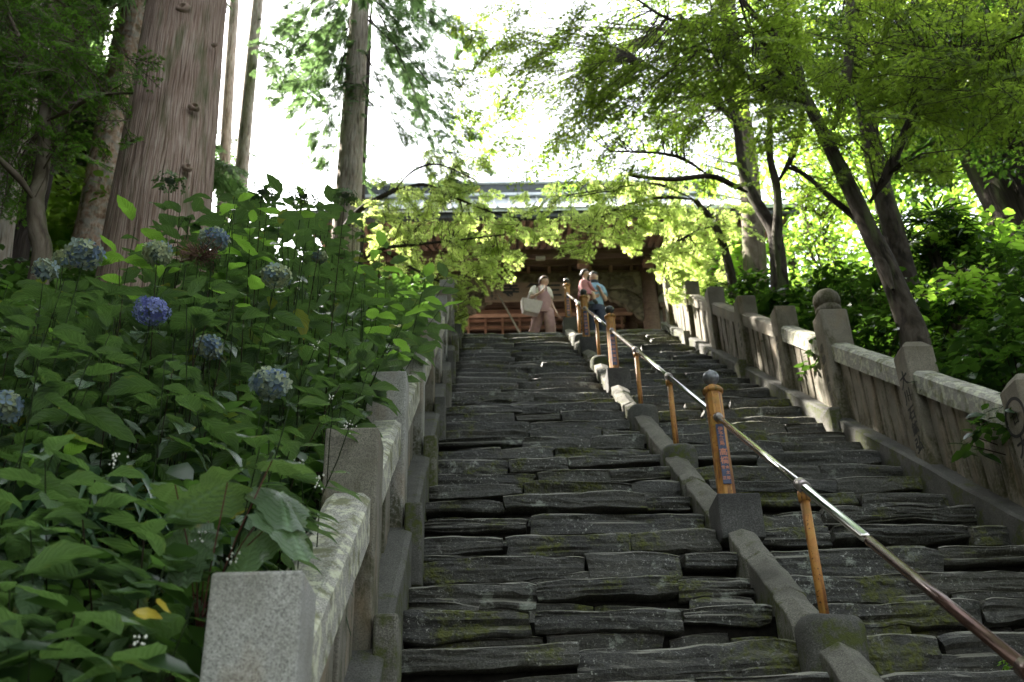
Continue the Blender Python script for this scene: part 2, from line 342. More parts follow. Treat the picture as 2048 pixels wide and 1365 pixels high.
# ------------------------------------------------------------------ ground
YTOP, ZTOP = 16.5, slope(16.5)
def smooth(a, b, x): t = np.clip((x - a) / (b - a), 0, 1); return t * t * (3 - 2 * t)
def ground_c(x):
    return np.where(x < -.78, -2.0 + .75 * smooth(.8, 5, -x) + .14 * np.clip(-x - 5, 0, 12), np.where(x > 3.7, -2.0 + .5 * smooth(3.7, 7, x) + .1 * np.clip(x - 7, 0, 12), -2.95))
def ground_z(x, y):
    x = np.asarray(x, float); y = np.asarray(y, float); c = ground_c(x)
    ex = np.where((x > -.78) & (x < 3.7), 0, 1.0)
    lim = ZTOP - .10 + ex * (.12 * np.clip(np.abs(x - 1.4) - 5, 0, 20))
    return np.maximum(np.minimum(TAN * y + c, lim), -2.1)
xs = np.concatenate([np.arange(-46, -10, 2.0), np.arange(-10, -.9, .35), [-.80, -.76, 1.0, 3.68, 3.72], np.arange(4, 12, .4), np.arange(12, 50, 2.0)])
ys = np.concatenate([np.arange(-6, 17.6, .35), np.arange(18, 90, 2.5)])
gx, gy = np.meshgrid(xs, ys); P_ = np.stack([gx.ravel(), gy.ravel(), np.zeros(gx.size)], 1)
gz = ground_z(P_[:, 0], P_[:, 1]) + np.where((P_[:, 0] < -.78) | (P_[:, 0] > 3.7), .06 * vnoise(P_ * 1.3) + .03 * vnoise(P_ * 4), 0)
P_[:, 2] = gz; nx = len(xs); ii = np.arange(len(ys) - 1)[:, None] * nx + np.arange(nx - 1)[None]
ii = ii.ravel(); Q_ = np.stack([ii, ii + 1, ii + nx + 1, ii + nx], 1)
tag(link('ground', tri_mesh('ground', P_, Q_, MT['soil'])), kind='structure')
t_ = MB().box(-9, 12, YTOP + .28, 34, ZTOP - .35, ZTOP + .004).build('terrace', MT['stone']); tag(t_, kind='structure')

# ------------------------------------------------------------------ stone stairs
def section(nf):
    zf = list(np.linspace(.36, -.36, nf)); return [(.5, .5), (0, .5), (-.440, .5), (-.478, .47), (-.496, .42)] + [(-.5, z) for z in zf] + [(-.488, -.46), (-.45, -.5), (0, -.5), (.5, -.5)]
def stone_mesh(L, D, H, seed, step=.07, amp=1.0, wx=0.0, nf=5, taper=0.0):
    n = max(6, int(L / step)); sec = np.array(section(nf)); m = len(sec)
    x = np.linspace(-L / 2, L / 2, n); r = np.random.default_rng(int(seed * 1000)); x[1:-1] += r.uniform(-.3, .3, n - 2) * step
    X = np.repeat(x, m); Yc = np.tile(sec[:, 0], n) * D; Zc = np.tile(sec[:, 1], n) * H; fr = np.tile((sec[:, 0] < -.3).astype(float), n)
    e = np.minimum(np.arange(n), np.arange(n)[::-1]); es = np.where(e == 0, .86, np.where(e == 1, .97, 1)); es = np.repeat(es, m)
    row = np.tile(np.arange(m), n); off = np.array([seed * 3.17, seed * 1.7, seed * 5.3])
    Zc = Zc * (1 - (1 - es) * .8) * (1 + taper * X / L)
    q = np.stack([X, Yc, Zc], 1) + off; one = np.ones_like(X)
    led = r.uniform(-1, 1, m)[row] * .003 + vnoise(np.stack([X * 4.5, row * .55, one], 1) + off, 1) * .009 + vnoise(np.stack([X * 11, row * 1.1, one], 1) + off, 11) * .006 + np.maximum(0, vnoise(np.stack([X * 1.6, row * .4, one * 3], 1) + off, 12) - .25) * .05
    Y = Yc + fr * (led + vnoise(q * [2.0, 1, 6], 3) * .022) * amp + (1 - es) * .09 * fr + fr * vnoise(np.stack([X * 1.1, X * 0, X * 0], 1) + off, 5) * .024
    topw = vnoise(np.stack([X * 2.2, Yc * 2, X * 0], 1) + off, 6) * .021 * amp + vnoise(np.stack([X * 9, Yc * 6, X * 0], 1) + off, 7) * .009
    botw = vnoise(np.stack([X * 2.6, Yc * 3, one * 5], 1) + off, 6) * .028 * amp + vnoise(np.stack([X * 9, Yc * 6, one * 5], 1) + off, 7) * .012
    Z = Zc + np.where(Zc > 0, topw, botw) * np.minimum(1, np.abs(Zc) / H * 2) + wx * X
    Xn = X + np.where(np.repeat(e, m) <= 1, vnoise(np.stack([Zc * 10, Yc * 5, X * 3], 1) + off, 8) * .035, 0)
    V = np.stack([Xn, Y, Z], 1)
    F = [(k * m + i, k * m + (i + 1) % m, (k + 1) * m + (i + 1) % m, (k + 1) * m + i) for k in range(n - 1) for i in range(m)]
    return V, F, m, n
stairs = empty('stone_stairs', (1.4, 8, 3.2), kind='structure')
IDN = Vector((1.4, 8, 3.2)); RUN = .35; NST = 45
def course(x0, x1, lo, hi, r):
    out = []; x = x0
    while x < x1 - .05:
        L = r.uniform(lo, hi)
        if x1 - (x + L) < lo * .6: L = x1 - x
        out.append((x, x + L)); x += L
    return out
rs = random.Random(5); n_st = 0; rest = MB()
for i in range(NST):
    Yn = YTOP - RUN * i; zt = slope(Yn)
    if zt < -2.05: break
    near = Yn < 11.0
    for (bx0, bx1) in ((-.45, 1.475), (1.665, 3.38)):
        for (a, b) in course(bx0, bx1, .45 if near else .6, 1.05 if near else 1.3, rs):
            H = rs.uniform(.085, .175) if near else rs.uniform(.15, .21)
            if near and rs.random() < .2: H = rs.uniform(.17, .22)
            D = .40; yo = rs.uniform(-.035, .03); g = rs.uniform(.004, .022)
            V, F, m, n = stone_mesh(b - a - g, D, H, rs.uniform(0, 99), .042 if Yn < 7 else (.07 if near else .12), 1.0, rs.uniform(-.028, .028), 8 if Yn < 7 else 5, rs.uniform(-.25, .25))
            c = Vector(((a + b) / 2, Yn + D / 2 + yo, zt - H / 2 + rs.uniform(-.014, .008)))
            caps = [tuple(range(m))[::-1], tuple((n - 1) * m + k for k in range(m))]
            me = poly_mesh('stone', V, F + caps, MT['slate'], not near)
            o = link('stone', me, stairs, loc=c - IDN); n_st += 1
        if near:                                   # the thinner course under the treads
            zb = zt - .249
            for (a, b) in course(bx0, bx1, .25, .8, rs):
                H = rs.uniform(.08, .135); D = .3; 
                V, F, m, n = stone_mesh(b - a - rs.uniform(.01, .04), D, H, rs.uniform(0, 99), .05, 1.25, rs.uniform(-.07, .07), 5, rs.uniform(-.5, .5))
                c = Vector(((a + b) / 2, Yn + D / 2 + rs.uniform(.0, .055), zb + H / 2 + rs.uniform(-.01, .012)))
                caps = [tuple(range(m))[::-1], tuple((n - 1) * m + k for k in range(m))]
                if Yn < 7.6:
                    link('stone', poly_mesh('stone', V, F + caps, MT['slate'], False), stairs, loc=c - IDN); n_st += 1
                else: rest.add([Vector(v) + c - IDN for v in V], F + caps)
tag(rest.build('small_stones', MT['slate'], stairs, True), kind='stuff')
bk = MB(); prof = []
for i in range(NST):
    Yn = YTOP - RUN * i; zt = slope(Yn) - .05
    prof += [(Yn + .10, zt), (Yn + .10, zt - .249)]
b0 = [(-.6 - 1.4, y - 8, z - 3.2) for y, z in prof]; b1 = [(3.5 - 1.4, y - 8, z - 3.2) for y, z in prof]; k = len(prof)
bk.add(b0 + b1, [(j, j + 1, k + j + 1, k + j) for j in range(k - 1)]); bk.build('joint_earth', MT['earth'], stairs)
print('stones', n_st)

# ------------------------------------------------------------------ low kerb that divides the stairs
XK = 1.57
THIN = [3.13, 4.93, 8.02, 9.61, 12.72, 15.1]; MAIN = [6.52, 11.32, 14.15, 16.9]
kerb = empty('dividing_kerb', (XK, 8, slope(8)), 'low mossy concrete kerb running up the middle of the stone stairs under the handrail', 'kerb')
KO = Vector((XK, 8, slope(8)))
allp = sorted([(y, 'thin') for y in [1.4] + THIN] + [(y, 'main') for y in MAIN])
rk = random.Random(3)
def lump(cx, cy, cz, rx, ry, h, seed):
    n, m = 18, 9; V = []; 
    for j in range(m + 1):
        t = j / m; zz = h * (1 - t); 
        rr = (1 if j > 5 else math.sin(math.pi / 2 * (j + .4) / 5.4) ** .55)
        for i in range(n):
            a = 2 * math.pi * i / n; ca, sa = math.cos(a), math.sin(a); q = (abs(ca) ** 3.2 + abs(sa) ** 3.2) ** (-1 / 3.2)
            zt = -.25 * t * 2
            V.append([cx + rx * rr * ca * q, cy + ry * rr * sa * q, cz + h * (math.cos(math.pi / 2 * min(1, (j) / 5.0)) ) * .35 + (0 if j <= 5 else -(j - 5) / 4 * .45)])
    V = np.array(V); V += np.stack([vnoise(V * 7 + seed, 1), vnoise(V * 7 + seed, 2), vnoise(V * 7 + seed, 3)], 1) * .014
    F = [(j * n + i, j * n + (i + 1) % n, (j + 1) * n + (i + 1) % n, (j + 1) * n + i)[::-1] for j in range(m) for i in range(n)] + [tuple(range(n))]
    return V, F
for j, (y, kd) in enumerate(allp):
    zb = slope(y)
    if kd == 'thin':
        V, F = lump(XK + .03 - KO.x, y - .02 - KO.y, zb + .00 - KO.z, .15, .15, .24, j * 3.3)
        link('footing', poly_mesh('footing', V, F, MT['conc'], True), kerb)
    else:
        o = MB().box(-.14, .14, -.15, .15, -.30, 0).build('pedestal_block', MT['block'], kerb, bevel=.012, loc=Vector((XK + .04, y - .12, zb + .085)) - KO)
    if j + 1 < len(allp):
        y1 = allp[j + 1][0]; ya = y + (.06 if kd == 'main' else .10); yb = y1 - (.30 if allp[j + 1][1] == 'main' else .12)
        cuts = [ya, ya + (yb - ya) * rk.uniform(.35, .6), yb] if rk.random() < .6 else [ya, ya + (yb - ya) * rk.uniform(.2, .35), ya + (yb - ya) * rk.uniform(.55, .75), yb]
        for a, b in zip(cuts[:-1], cuts[1:]):
            pr = [(-.085, -.42), (.085, -.42), (.088, -.02), (0.0, .02), (-.088, -.02)]
            mb = MB(); x = XK - KO.x + rk.uniform(-.014, .014); dz = rk.uniform(-.024, .012) + .035; a += .006; b -= .006
            N = 8; P = [Vector((x, a + (b - a - .008) * q / N - KO.y, slope(a + (b - a) * q / N) + dz - KO.z)) for q in range(N + 1)]
            V = []; 
            for q, p in enumerate(P): V += [[p.x + s, p.y, p.z + u] for s, u in pr]
            V = np.array(V); V += np.stack([vnoise(V * 9 + j, 1), vnoise(V * 9, 2) * 0, vnoise(V * 11 + j, 3)], 1) * .012
            F = [(q * 5 + w, q * 5 + (w + 1) % 5, q * 5 + 5 + (w + 1) % 5, q * 5 + 5 + w) for q in range(N) for w in range(5)] + [(4, 3, 2, 1, 0), tuple(N * 5 + w for w in range(5))]
            mb.add(V, F).build('kerb_block', MT['kerb'], kerb, bevel=.008)

# ------------------------------------------------------------------ handrail
hr = empty('stair_handrail', (1.6, 8, slope(8)), 'steel handrail with rusty orange posts climbing the middle of the stairs', 'handrail'); HO = Vector((1.6, 8, slope(8)))
def rz(y): return slope(y, -1.645)
def text_mesh(body, size, mat, extrude=.0015, name='lettering', sx=1.0, bold=.012):
    c = bpy.data.curves.new(name, 'FONT'); c.body = body; c.size = size; c.align_x = 'CENTER'; c.align_y = 'CENTER'; c.extrude = extrude; c.resolution_u = 3; c.offset = size * bold
    o = bpy.data.objects.new(name, c); COL.objects.link(o)
    me = bpy.data.meshes.new_from_object(o.evaluated_get(bpy.context.evaluated_depsgraph_get())); me.name = name
    bpy.data.objects.remove(o); bpy.data.curves.remove(c); me.materials.clear(); me.materials.append(mat)
    me.transform(Matrix.Diagonal((sx, 1, 1, 1))); return me
def put_text(chars, parent, M, mat, name='character', bold=.012):      # chars: (text, u, v, size) on the plane of M
    for t, u, v, sz in chars:
        me = text_mesh(t, sz, mat, name=name, bold=bold); link(name, me, parent, M=M @ Matrix.Translation((u, v, 0)))
def tape(y0, y1): return [Vector((1.6, y, rz(y))) - HO for y in (y0, y1)]
ev = sorted([(y, 't') for y in THIN] + [(y, 'm') for y in MAIN]); ev = [(1.4, 't')] + ev
octa = [(math.cos(math.pi / 8 + k * math.pi / 4), math.sin(math.pi / 8 + k * math.pi / 4)) for k in range(8)]
def oct_post(h, r0, r1, prof=None):
    mb = MB(); rings = [(0, r0), (h * .33, r0 * .985), (h * .66, r0 * .96), (h, r1)]
    V = [(a * r, b * r, z) for z, r in rings for a, b in octa]
    F = [(k * 8 + i, k * 8 + (i + 1) % 8, k * 8 + 8 + (i + 1) % 8, k * 8 + 8 + i) for k in range(3) for i in range(8)] + [tuple(range(8))[::-1], tuple(24 + i for i in range(8))]
    mb.add(V, F); return mb
PLQ = {6.52: [('伊', 0, .205, .036), ('予', 0, .170, .036), ('三', 0, .135, .036), ('島', 0, .100, .036), ('高', 0, .035, .055), ('橋', 0, -.025, .055), ('金', .013, -.075, .026), ('常', -.014, -.075, .026), ('太', .013, -.112, .026), ('郎', .013, -.150, .026), ('正', -.014, -.150, .026)]}
for y, k in ev:
    if k == 't':
        zb = slope(y) + .03; h = rz(y) - .03 - zb
        MB().tube([(0, 0, 0), (0, 0, h * .5), (0, 0, h)], .024, 14).build('thin_post', MT['orange'], hr, True, loc=Vector((1.6, y, zb)) - HO)
        MB().tube([(0, 0, 0), (0, 0, .055)], .031, 14).build('post_cap', MT['orange'], hr, True, loc=Vector((1.6, y, rz(y) - .085)) - HO)
        d = Vector((0, 1, TAN)).normalized()
        MB().tube([-d * .045, -d * .044, d * .044, d * .045], [.030, .033, .033, .030], 18).build('collar', MT['collar'] if y > 3.5 else MT['brown'], hr, True, loc=Vector((1.6, y, rz(y))) - HO)
    else:
        zb = slope(y) + .06; h = .86; p = link('orange_post', oct_post(h, .062, .060).mesh('orange_post', MT['orange']), hr, loc=Vector((1.6, y, zb)) - HO)
        MB().lathe([(.056, 0), (.072, .006), (.074, .028), (.060, .045), (.034, .060), (.024, .07)], 20).build('cap_ring', MT['orange'], p, True, loc=(0, 0, h))
        f = MB().lathe([(.018, 0), (.024, .012), (.040, .026), (.056, .050), (.059, .072), (.050, .096), (.030, .112), (.010, .120), (.006, .130), (.001, .136)], 22).build('finial', MT['finial'] if y < 9 else MT['finial_d'], p, True, loc=(0, 0, h + .062))
        q = MB().box(-.028, .028, -.004, .004, -.19, .245).build('name_plaque', MT['plaque'], p, bevel=.002, loc=(.0, -.0625, h - .505))
        ch = PLQ.get(y, [(c, 0, .18 - .062 * n, .045) for n, c in enumerate('松山田中建正')][:6])
        put_text(ch, p, Matrix.Translation((0, -.0673, h - .505)) @ Matrix.Rotation(math.pi / 2, 4, 'X'), MT['copper'])
        d = Vector((0, 1, TAN)).normalized()
        MB().tube([Vector((0, -.06, -.06 * TAN)) - d * .02, Vector((0, -.06, -.06 * TAN)) - d * .0, Vector((0, -.055, -.055 * TAN)) + d * .01], [.028, .034, .034], 16).build('socket', MT['collar'], p, True, loc=(0, 0, rz(y) - zb))
my = [1.4, 3.13] + MAIN; edges = [1.4, 3.13, 6.52, 11.32, 14.15, 16.9]
for a, b in zip(edges[:-1], edges[1:]):
    if a < 3.2:
        sp = [a, b] if a == 1.4 else [a, 4.2, b]
    else: sp = [a, b]
    for c0, c1 in zip(sp[:-1], sp[1:]):
        MB().tube(tape(c0 + (0.02 if c0 not in MAIN else .02), c1 - .02), .0215, 20).build('rail', MT['brown'] if c1 < 4.3 else MT['steel'], hr, True)

# ------------------------------------------------------------------ stone balustrades
def post_mesh(h, w=.25, d=.24, top='flat', mat=None):
    mb = MB(); n = 8; z0 = -.45; rows = list(np.linspace(z0, h, 10))
    V = []
    for z in rows: V += [(-w / 2, -d / 2, z), (w / 2, -d / 2, z), (w / 2, d / 2, z), (-w / 2, d / 2, z)]
    k = len(rows)
    if top == 'hip': 
        V[-4:] = [(-w / 2, -d / 2, h - .075), (w / 2, -d / 2, h - .075), (w / 2, d / 2, h - .075), (-w / 2, d / 2, h - .075)]
        i = .055; V += [(-w / 2 + i, -d / 2 + i, h), (w / 2 - i, -d / 2 + i, h), (w / 2 - i, d / 2 - i, h), (-w / 2 + i, d / 2 - i, h)]; k += 1
    F = [(r * 4 + i, r * 4 + (i + 1) % 4, r * 4 + 4 + (i + 1) % 4, r * 4 + 4 + i) for r in range(k - 1) for i in range(4)] + [(3, 2, 1, 0), tuple((k - 1) * 4 + i for i in range(4))]
    mb.add(V, F); return mb
def balustrade(side, ys, label, mats, inscr):
    s = -1 if side == 'left' else 1
    xin = -.50 if s < 0 else 3.40; xc = xin + s * .125
    O = Vector((xc, 8, slope(8))); root = empty('stone_balustrade', O, label, 'balustrade')
    r = random.Random(9 + s)
    ptop, rtop, rbot, sill = (-1.14, -1.47, -1.70, -2.17) if s < 0 else (-1.37, -1.49, -1.69, -2.30)
    for i, y in enumerate(ys):
        big = (s > 0 and abs(y - 9.06) < .1)
        zt = slope(y - .12 if s < 0 else y + .12, ptop) ; zb = slope(y, sill); h = zt - zb + r.uniform(-.015, .015)
        m = mats[0] if i % 3 != 2 or s > 0 else MT['granite_b']
        if big:
            p = post_mesh(h + .10, .29, .28, 'flat').build('post', mats[0], root, bevel=.03, loc=Vector((xc, y, zb)) - O)
            MB().lathe([(.135, 0), (.132, .06), (.115, .07), (.112, .09), (.135, .10), (.138, .17), (.125, .22), (.085, .265), (.03, .285)], 24).build('finial', mats[0], p, True, loc=(0, 0, h + .10))
        else:
            p = post_mesh(h, top='hip' if (s > 0 and y < 9) else 'flat').build('post', m, root, bevel=.012 if s < 0 else .016, loc=Vector((xc, y, zb)) - O)
        for t in inscr.get(i, []):
            # carved characters on the face towards the stairs
            Mx = Matrix.Translation((-s * (.1265 if not big else .1465), 0, 0)) @ Matrix.Rotation(-s * math.pi / 2, 4, 'Z') @ Matrix.Rotation(math.pi / 2, 4, 'X')
            put_text([t], p, Mx, MT['carved'] if y < 8 else MT['carved2'])
        if i + 1 < len(ys):
            y1 = ys[i + 1]; a, b = y + .12 + .004, y1 - .12 - .004
            xr = xc - O.x
            N = 10; pr = [(-.10, rbot), (.10, rbot), (.10, rtop - .03), (.065, rtop), (-.065, rtop), (-.10, rtop - .03)]
            V = []
            for q in range(N + 1):
                yy = a + (b - a) * q / N; V += [[xr + u, yy - O.y, slope(yy, w) - O.z] for u, w in pr]
            V = np.array(V); V[:, 2] += vnoise(V * 6 + i, 4) * .006; V[:, 0] += vnoise(V * 5 + i, 5) * .004
            F = [(q * 6 + w, q * 6 + (w + 1) % 6, q * 6 + 6 + (w + 1) % 6, q * 6 + 6 + w) for q in range(N) for w in range(6)] + [(5, 4, 3, 2, 1, 0), tuple(N * 6 + w for w in range(6))]
            MB().add(V, F).build('rail', MT['lichen'] if (s < 0 or y < 9.2) else mats[0], root)
            ns = 6; hs = (rbot - sill) + .30
            for q in range(ns):
                yy = a + (b - a) * (q + .5) / ns; w = (b - a) / ns * r.uniform(.80, .88)
                z0 = slope(yy, sill) - .16
                V = [(-.05, -w / 2, 0), (.05, -w / 2, 0), (.05, w / 2, 0), (-.05, w / 2, 0)]; V2 = [(v[0], v[1], z) for z in np.linspace(0, hs, 5) for v in V]
                V2 = [(v[0] + (mnoise.noise(Vector((v[2] * 3, i * 2.1, q * 1.7))) * .006), v[1] + mnoise.noise(Vector((v[2] * 4 + 9, i, q * 2.7))) * .006, v[2] + v[1] * TAN) for v in V2]
                F = [(g * 4 + e, g * 4 + (e + 1) % 4, g * 4 + 4 + (e + 1) % 4, g * 4 + 4 + e) for g in range(4) for e in range(4)] + [(3, 2, 1, 0), (16, 17, 18, 19)]
                MB().add(V2, F).build('slat', mats[1], root, bevel=.008, loc=Vector((xc + r.uniform(-.006, .006), yy, z0)) - O)
    # sloping concrete sill with its blocks
    ya, yb = ys[0] - .5, ys[-1] + .4; N = 60; V = []
    x0, x1 = (-.83, -.44) if s < 0 else (3.335, 3.72); low = -3.15
    pr = [(x0 - O.x, low), (x1 - O.x, low), (x1 - O.x, sill - (.015 if s < 0 else 0)), (x1 - .03 - O.x if s < 0 else x1 - O.x, sill), (x0 + (.03 if s > 0 else 0) - O.x, sill), (x0 - O.x, sill - .015)]
    for q in range(N + 1):
        yy = ya + (yb - ya) * q / N; V += [[u, yy - O.y, slope(yy, w) - O.z] for u, w in pr]
    V = np.array(V); nz = vnoise(V * [6, 5, 5], 7) * .008; V[:, 2] += nz; V[:, 0] += vnoise(V * [2, 6, 6], 8) * .006
    F = [(q * 6 + w, q * 6 + (w + 1) % 6, q * 6 + 6 + (w + 1) % 6, q * 6 + 6 + w) for q in range(N) for w in range(6)] + [(5, 4, 3, 2, 1, 0), tuple(N * 6 + w for w in range(6))]
    MB().add(V, F).build('sill', MT['conc'] if s > 0 else MT['conc'], root)
    for i, y in enumerate(ys):
        if s > 0 and i % 2: continue
        zt = slope(y + .05, sill) + (.02 if s < 0 else -.03)
        bx = (-.49, -.385) if s < 0 else (3.27, 3.38)
        MB().box(bx[0] - O.x, bx[1] - O.x, -.12, .13, -.50, 0).build('sill_block', MT['kerb'] if i % 2 == 0 else MT['conc'], root, bevel=.014, loc=Vector((O.x * 0, y - .05, zt)) - Vector((0, O.y, O.z)))
    return root
LY = [1.3, 2.88, 4.56, 6.0, 7.6, 9.1, 10.6, 12.1, 13.6, 15.1, 16.5]
RY = [2.9, 4.45, 6.0, 7.45, 9.06, 10.47, 11.94, 13.44, 14.92, 16.5]
ins = {3: [('大', 0, .70, .15), ('川', 0, .55, .13), ('石', 0, .40, .13), ('鉱', 0, .27, .12), ('弘', 0, .13, .14)],
       2: [('日', 0, .72, .085), ('◯', 0, .72, .19), ('大', 0, .53, .15), ('坂', 0, .38, .14), ('柳', 0, .23, .14), ('平', 0, .09, .12)],
       4: [('奉', 0, .72, .10), ('納', 0, .60, .10), ('三', 0, .48, .09), ('島', 0, .38, .09), ('町', 0, .28, .09), ('有', 0, .18, .09), ('志', 0, .09, .09)],
       5: [('金', 0, .62, .08), ('参', 0, .52, .08), ('拾', 0, .42, .08), ('円', 0, .32, .08), ('山', 0, .22, .08), ('下', 0, .13, .08)],
       6: [('寄', 0, .6, .07), ('進', 0, .5, .07), ('石', 0, .4, .07), ('川', 0, .3, .07)]}
balustrade('left', LY, 'pale granite balustrade with square posts between the hydrangeas and the stairs', (MT['granite'], MT['granite_b']), {})
balustrade('right', RY, 'weathered mossy granite balustrade with carved posts on the right of the stairs', (MT['granite_c'], MT['granite_c']), ins)
# ------------------------------------------------------------------ temple gate
GX = 1.55; GY = 21.2
gate = empty('temple_gate', (GX, 22, ZTOP), 'old timber temple gate with carved beam and grey roof above the stairs', 'gate'); GO = Vector((GX, 22, ZTOP))
def gbox(name, mat, x0, x1, y0, y1, z0, z1, parent=None, bevel=0, col=None):
    c = Vector(((x0 + x1) / 2, (y0 + y1) / 2, z0)); mb = MB().box(x0 - c.x, x1 - c.x, y0 - c.y, y1 - c.y, 0, z1 - z0)
    return mb.build(name, mat, parent or gate, bevel=bevel, loc=c - GO)
EZ = 13.60
for cx in (-2.75, -.75, 3.98, 5.95):
    for cy in (GY, 24.4):
        MB().tube([(0, 0, 0), (0, 0, 4.7)], [.21, .20], 20).build('column', MT['wood'], gate, True, loc=Vector((cx, cy, ZTOP + .12)) - GO)
        MB().lathe([(.34, 0), (.33, .07), (.25, .12)], 16).build('column_base', MT['stone'], gate, True, loc=Vector((cx, cy, ZTOP)) - GO)
def arch_beam(name, x0, x1, y0, y1, zb, zt, sag, mat):
    n = 28; V = []; L = x1 - x0
    for i in range(n + 1):
        u = i / n; e = min(u, 1 - u); dz = -sag * max(0, 1 - e / .10) ** 1.5; zz = zb + dz - .0
        V += [(x0 + L * u, y0, zz), (x0 + L * u, y1, zz), (x0 + L * u, y1, zt), (x0 + L * u, y0, zt)]
    c = Vector(((x0 + x1) / 2, (y0 + y1) / 2, zb)); V = [Vector(v) - c for v in V]
    F = [(i * 4 + k, i * 4 + (k + 1) % 4, i * 4 + 4 + (k + 1) % 4, i * 4 + 4 + k) for i in range(n) for k in range(4)] + [(3, 2, 1, 0), tuple(n * 4 + k for k in range(4))]
    return MB().add(V, F).build(name, mat, gate, loc=c - GO, bevel=.02)
arch_beam('carved_beam', -.58, 3.80, GY - .17, GY + .17, 13.05, 13.52, .32, MT['wood_c'])
for a, b in ((-2.6, -.93), (4.18, 5.8)): arch_beam('carved_beam', a, b, GY - .15, GY + .15, 13.05, 13.5, .2, MT['wood_c'])
def scroll(x, sgn):                      # carved scroll bracket where the beam meets the column
    pr = [(0, .0), (.95, 0), (.93, -.10), (.80, -.14), (.76, -.24), (.62, -.27), (.55, -.38), (.42, -.40), (.36, -.52), (.22, -.55), (.16, -.70), (0, -.82)]
    V = [(sgn * a, y, z) for y in (-.09, .09) for a, z in pr]; n = len(pr)
    F = [(i, (i + 1) % n, n + (i + 1) % n, n + i) for i in range(n)] + [tuple(range(n))[::-1], tuple(n + i for i in range(n))]
    MB().add(V, F).build('scroll_bracket', MT['wood_c'], gate, bevel=.02, loc=Vector((x, GY - .02, 13.04)) - GO)
scroll(3.79, -1); scroll(-.56, 1)
gbox('tie_beam', MT['wood'], -3.3, 6.5, GY - .14, GY + .14, 13.74, 13.93)
for i in range(17):                      # little struts between the two beams
    x = -2.4 + i * .5; gbox('strut', MT['wood_r'] if i % 3 else MT['wood'], x - .035, x + .035, GY - .12, GY + .1, 13.525, 13.738)
gbox('strut_rail', MT['wood'], -2.6, 5.8, GY - .05, GY + .06, 13.60, 13.65)
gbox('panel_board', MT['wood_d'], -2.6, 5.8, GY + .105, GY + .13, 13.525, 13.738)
# bracket arms carrying the eave purlin
for x in (-2.75, -.75, .8, 2.4, 3.98, 5.95):
    gbox('bracket_arm', MT['wood'], x - .09, x + .09, GY - .50, GY - .142, 13.70, 13.86, bevel=.03)
    gbox('bracket_block', MT['wood_r'], x - .14, x + .14, GY - .48, GY - .25, 13.55, 13.698, bevel=.03)
gbox('purlin', MT['wood'], -3.9, 7.0, GY - .36, GY - .20, 13.94, 14.08)
# rafters, two tiers
def rafters(y0, z0, y1, z1, w, name, mat):
    L = math.hypot(y1 - y0, z1 - z0); a = math.atan2(z1 - z0, y1 - y0); me = None
    n = int(10.8 / .18)
    for i in range(n):
        x = GX - 5.3 + i * .18
        if me is None: me = MB().box(-w / 2, w / 2, 0, L, -.05, .05).mesh(name, mat)
        link(name, me, gate, M=Matrix.Translation(Vector((x, y0, z0)) - GO) @ Matrix.Rotation(a, 4, 'X'))
rafters(19.05, 13.70, 20.55, 13.99, .075, 'flying_rafter', MT['wood_r']); rafters(19.95, 14.02, 22.0, 14.75, .085, 'base_rafter', MT['wood_r'])
gbox('eave_batten', MT['wood'], -3.95, 7.05, 19.86, 19.96, 13.93, 14.05)
MB().prism([(-5.5, 0), (5.5, 0), (5.5, .03), (-5.5, .03)], (0, 19.05 - 22, 13.765 - ZTOP), (0, 20.1 - 22, 13.99 - ZTOP)).build('soffit', MT['wood'], gate); MB().prism([(-5.3, 0), (5.3, 0), (5.3, .03), (-5.3, .03)], (0, 20.0 - 22, 14.10 - ZTOP), (0, 22.0 - 22, 14.82 - ZTOP)).build('soffit', MT['wood'], gate); gbox('ceiling', MT['wood'], -3.6, 6.7, GY + .2, 25.0, 14.35, 14.42)
gbox('fascia', MT['roof_d'], -4.05, 7.15, 18.86, 18.99, 13.62, 13.82)
# roof: curved surface with standing seams, front and back
def roof_prof(u): return 18.80 + (24.1 - 18.80) * u, 13.84 + (18.12 - 13.84) * (u * .72 + .28 * u * u)
NR = 18; V = []; F = []
for x in (-4.15, 7.25):
    for i in range(NR + 1):
        y, z = roof_prof(i / NR); V.append((x - GX, y - 22, z - ZTOP)); V.append((x - GX, y - 22, z - ZTOP - .10))
k = 2 * (NR + 1)
for i in range(NR):
    a = 2 * i; F += [(a, a + 2, k + a + 2, k + a)[::-1], (a + 1, a + 3, k + a + 3, k + a + 1), (a, a + 1, a + 3, a + 2), (k + a, k + a + 2, k + a + 3, k + a + 1)]
F += [(0, k, k + 1, 1)]
roofo = MB().add(V, F).build('roof', MT['roof'], gate, True)
V2 = [(v[0], 2 * (24.1 - 22) - v[1], v[2]) for v in V]; MB().add(V2, [f[::-1] for f in F]).build('rear_roof', MT['roof'], gate, True)
sm = MB().tube([Vector((0, roof_prof(i / NR)[0] - 22, roof_prof(i / NR)[1] - ZTOP + .01)) for i in range(NR + 1)], .035, 6).mesh('roof_seam', MT['roof'], True)
for i in range(29): link('roof_seam', sm, roofo, M=Matrix.Translation((-4.1 + i * .4 - GX + .05, 0, 0)))
rd = gbox('ridge', MT['roof_d'], -3.45, 6.55, 23.9, 24.3, 18.05, 18.42, bevel=.03)
gbox('ridge_cap', MT['roof'], -3.6, 6.7, 23.85, 24.35, 18.422, 18.50, bevel=.02); gbox('ridge_base', MT['roof'], -3.5, 6.6, 23.8, 24.4, 17.96, 18.048)
for x in (-2.4, -.15, 3.2, 5.5):
    MB().tube([(0, 0, 0), (0, -.03, 0)], .09, 16).build('crest', MT['gold'], gate, True, loc=Vector((x, 23.895, 18.24)) - GO)
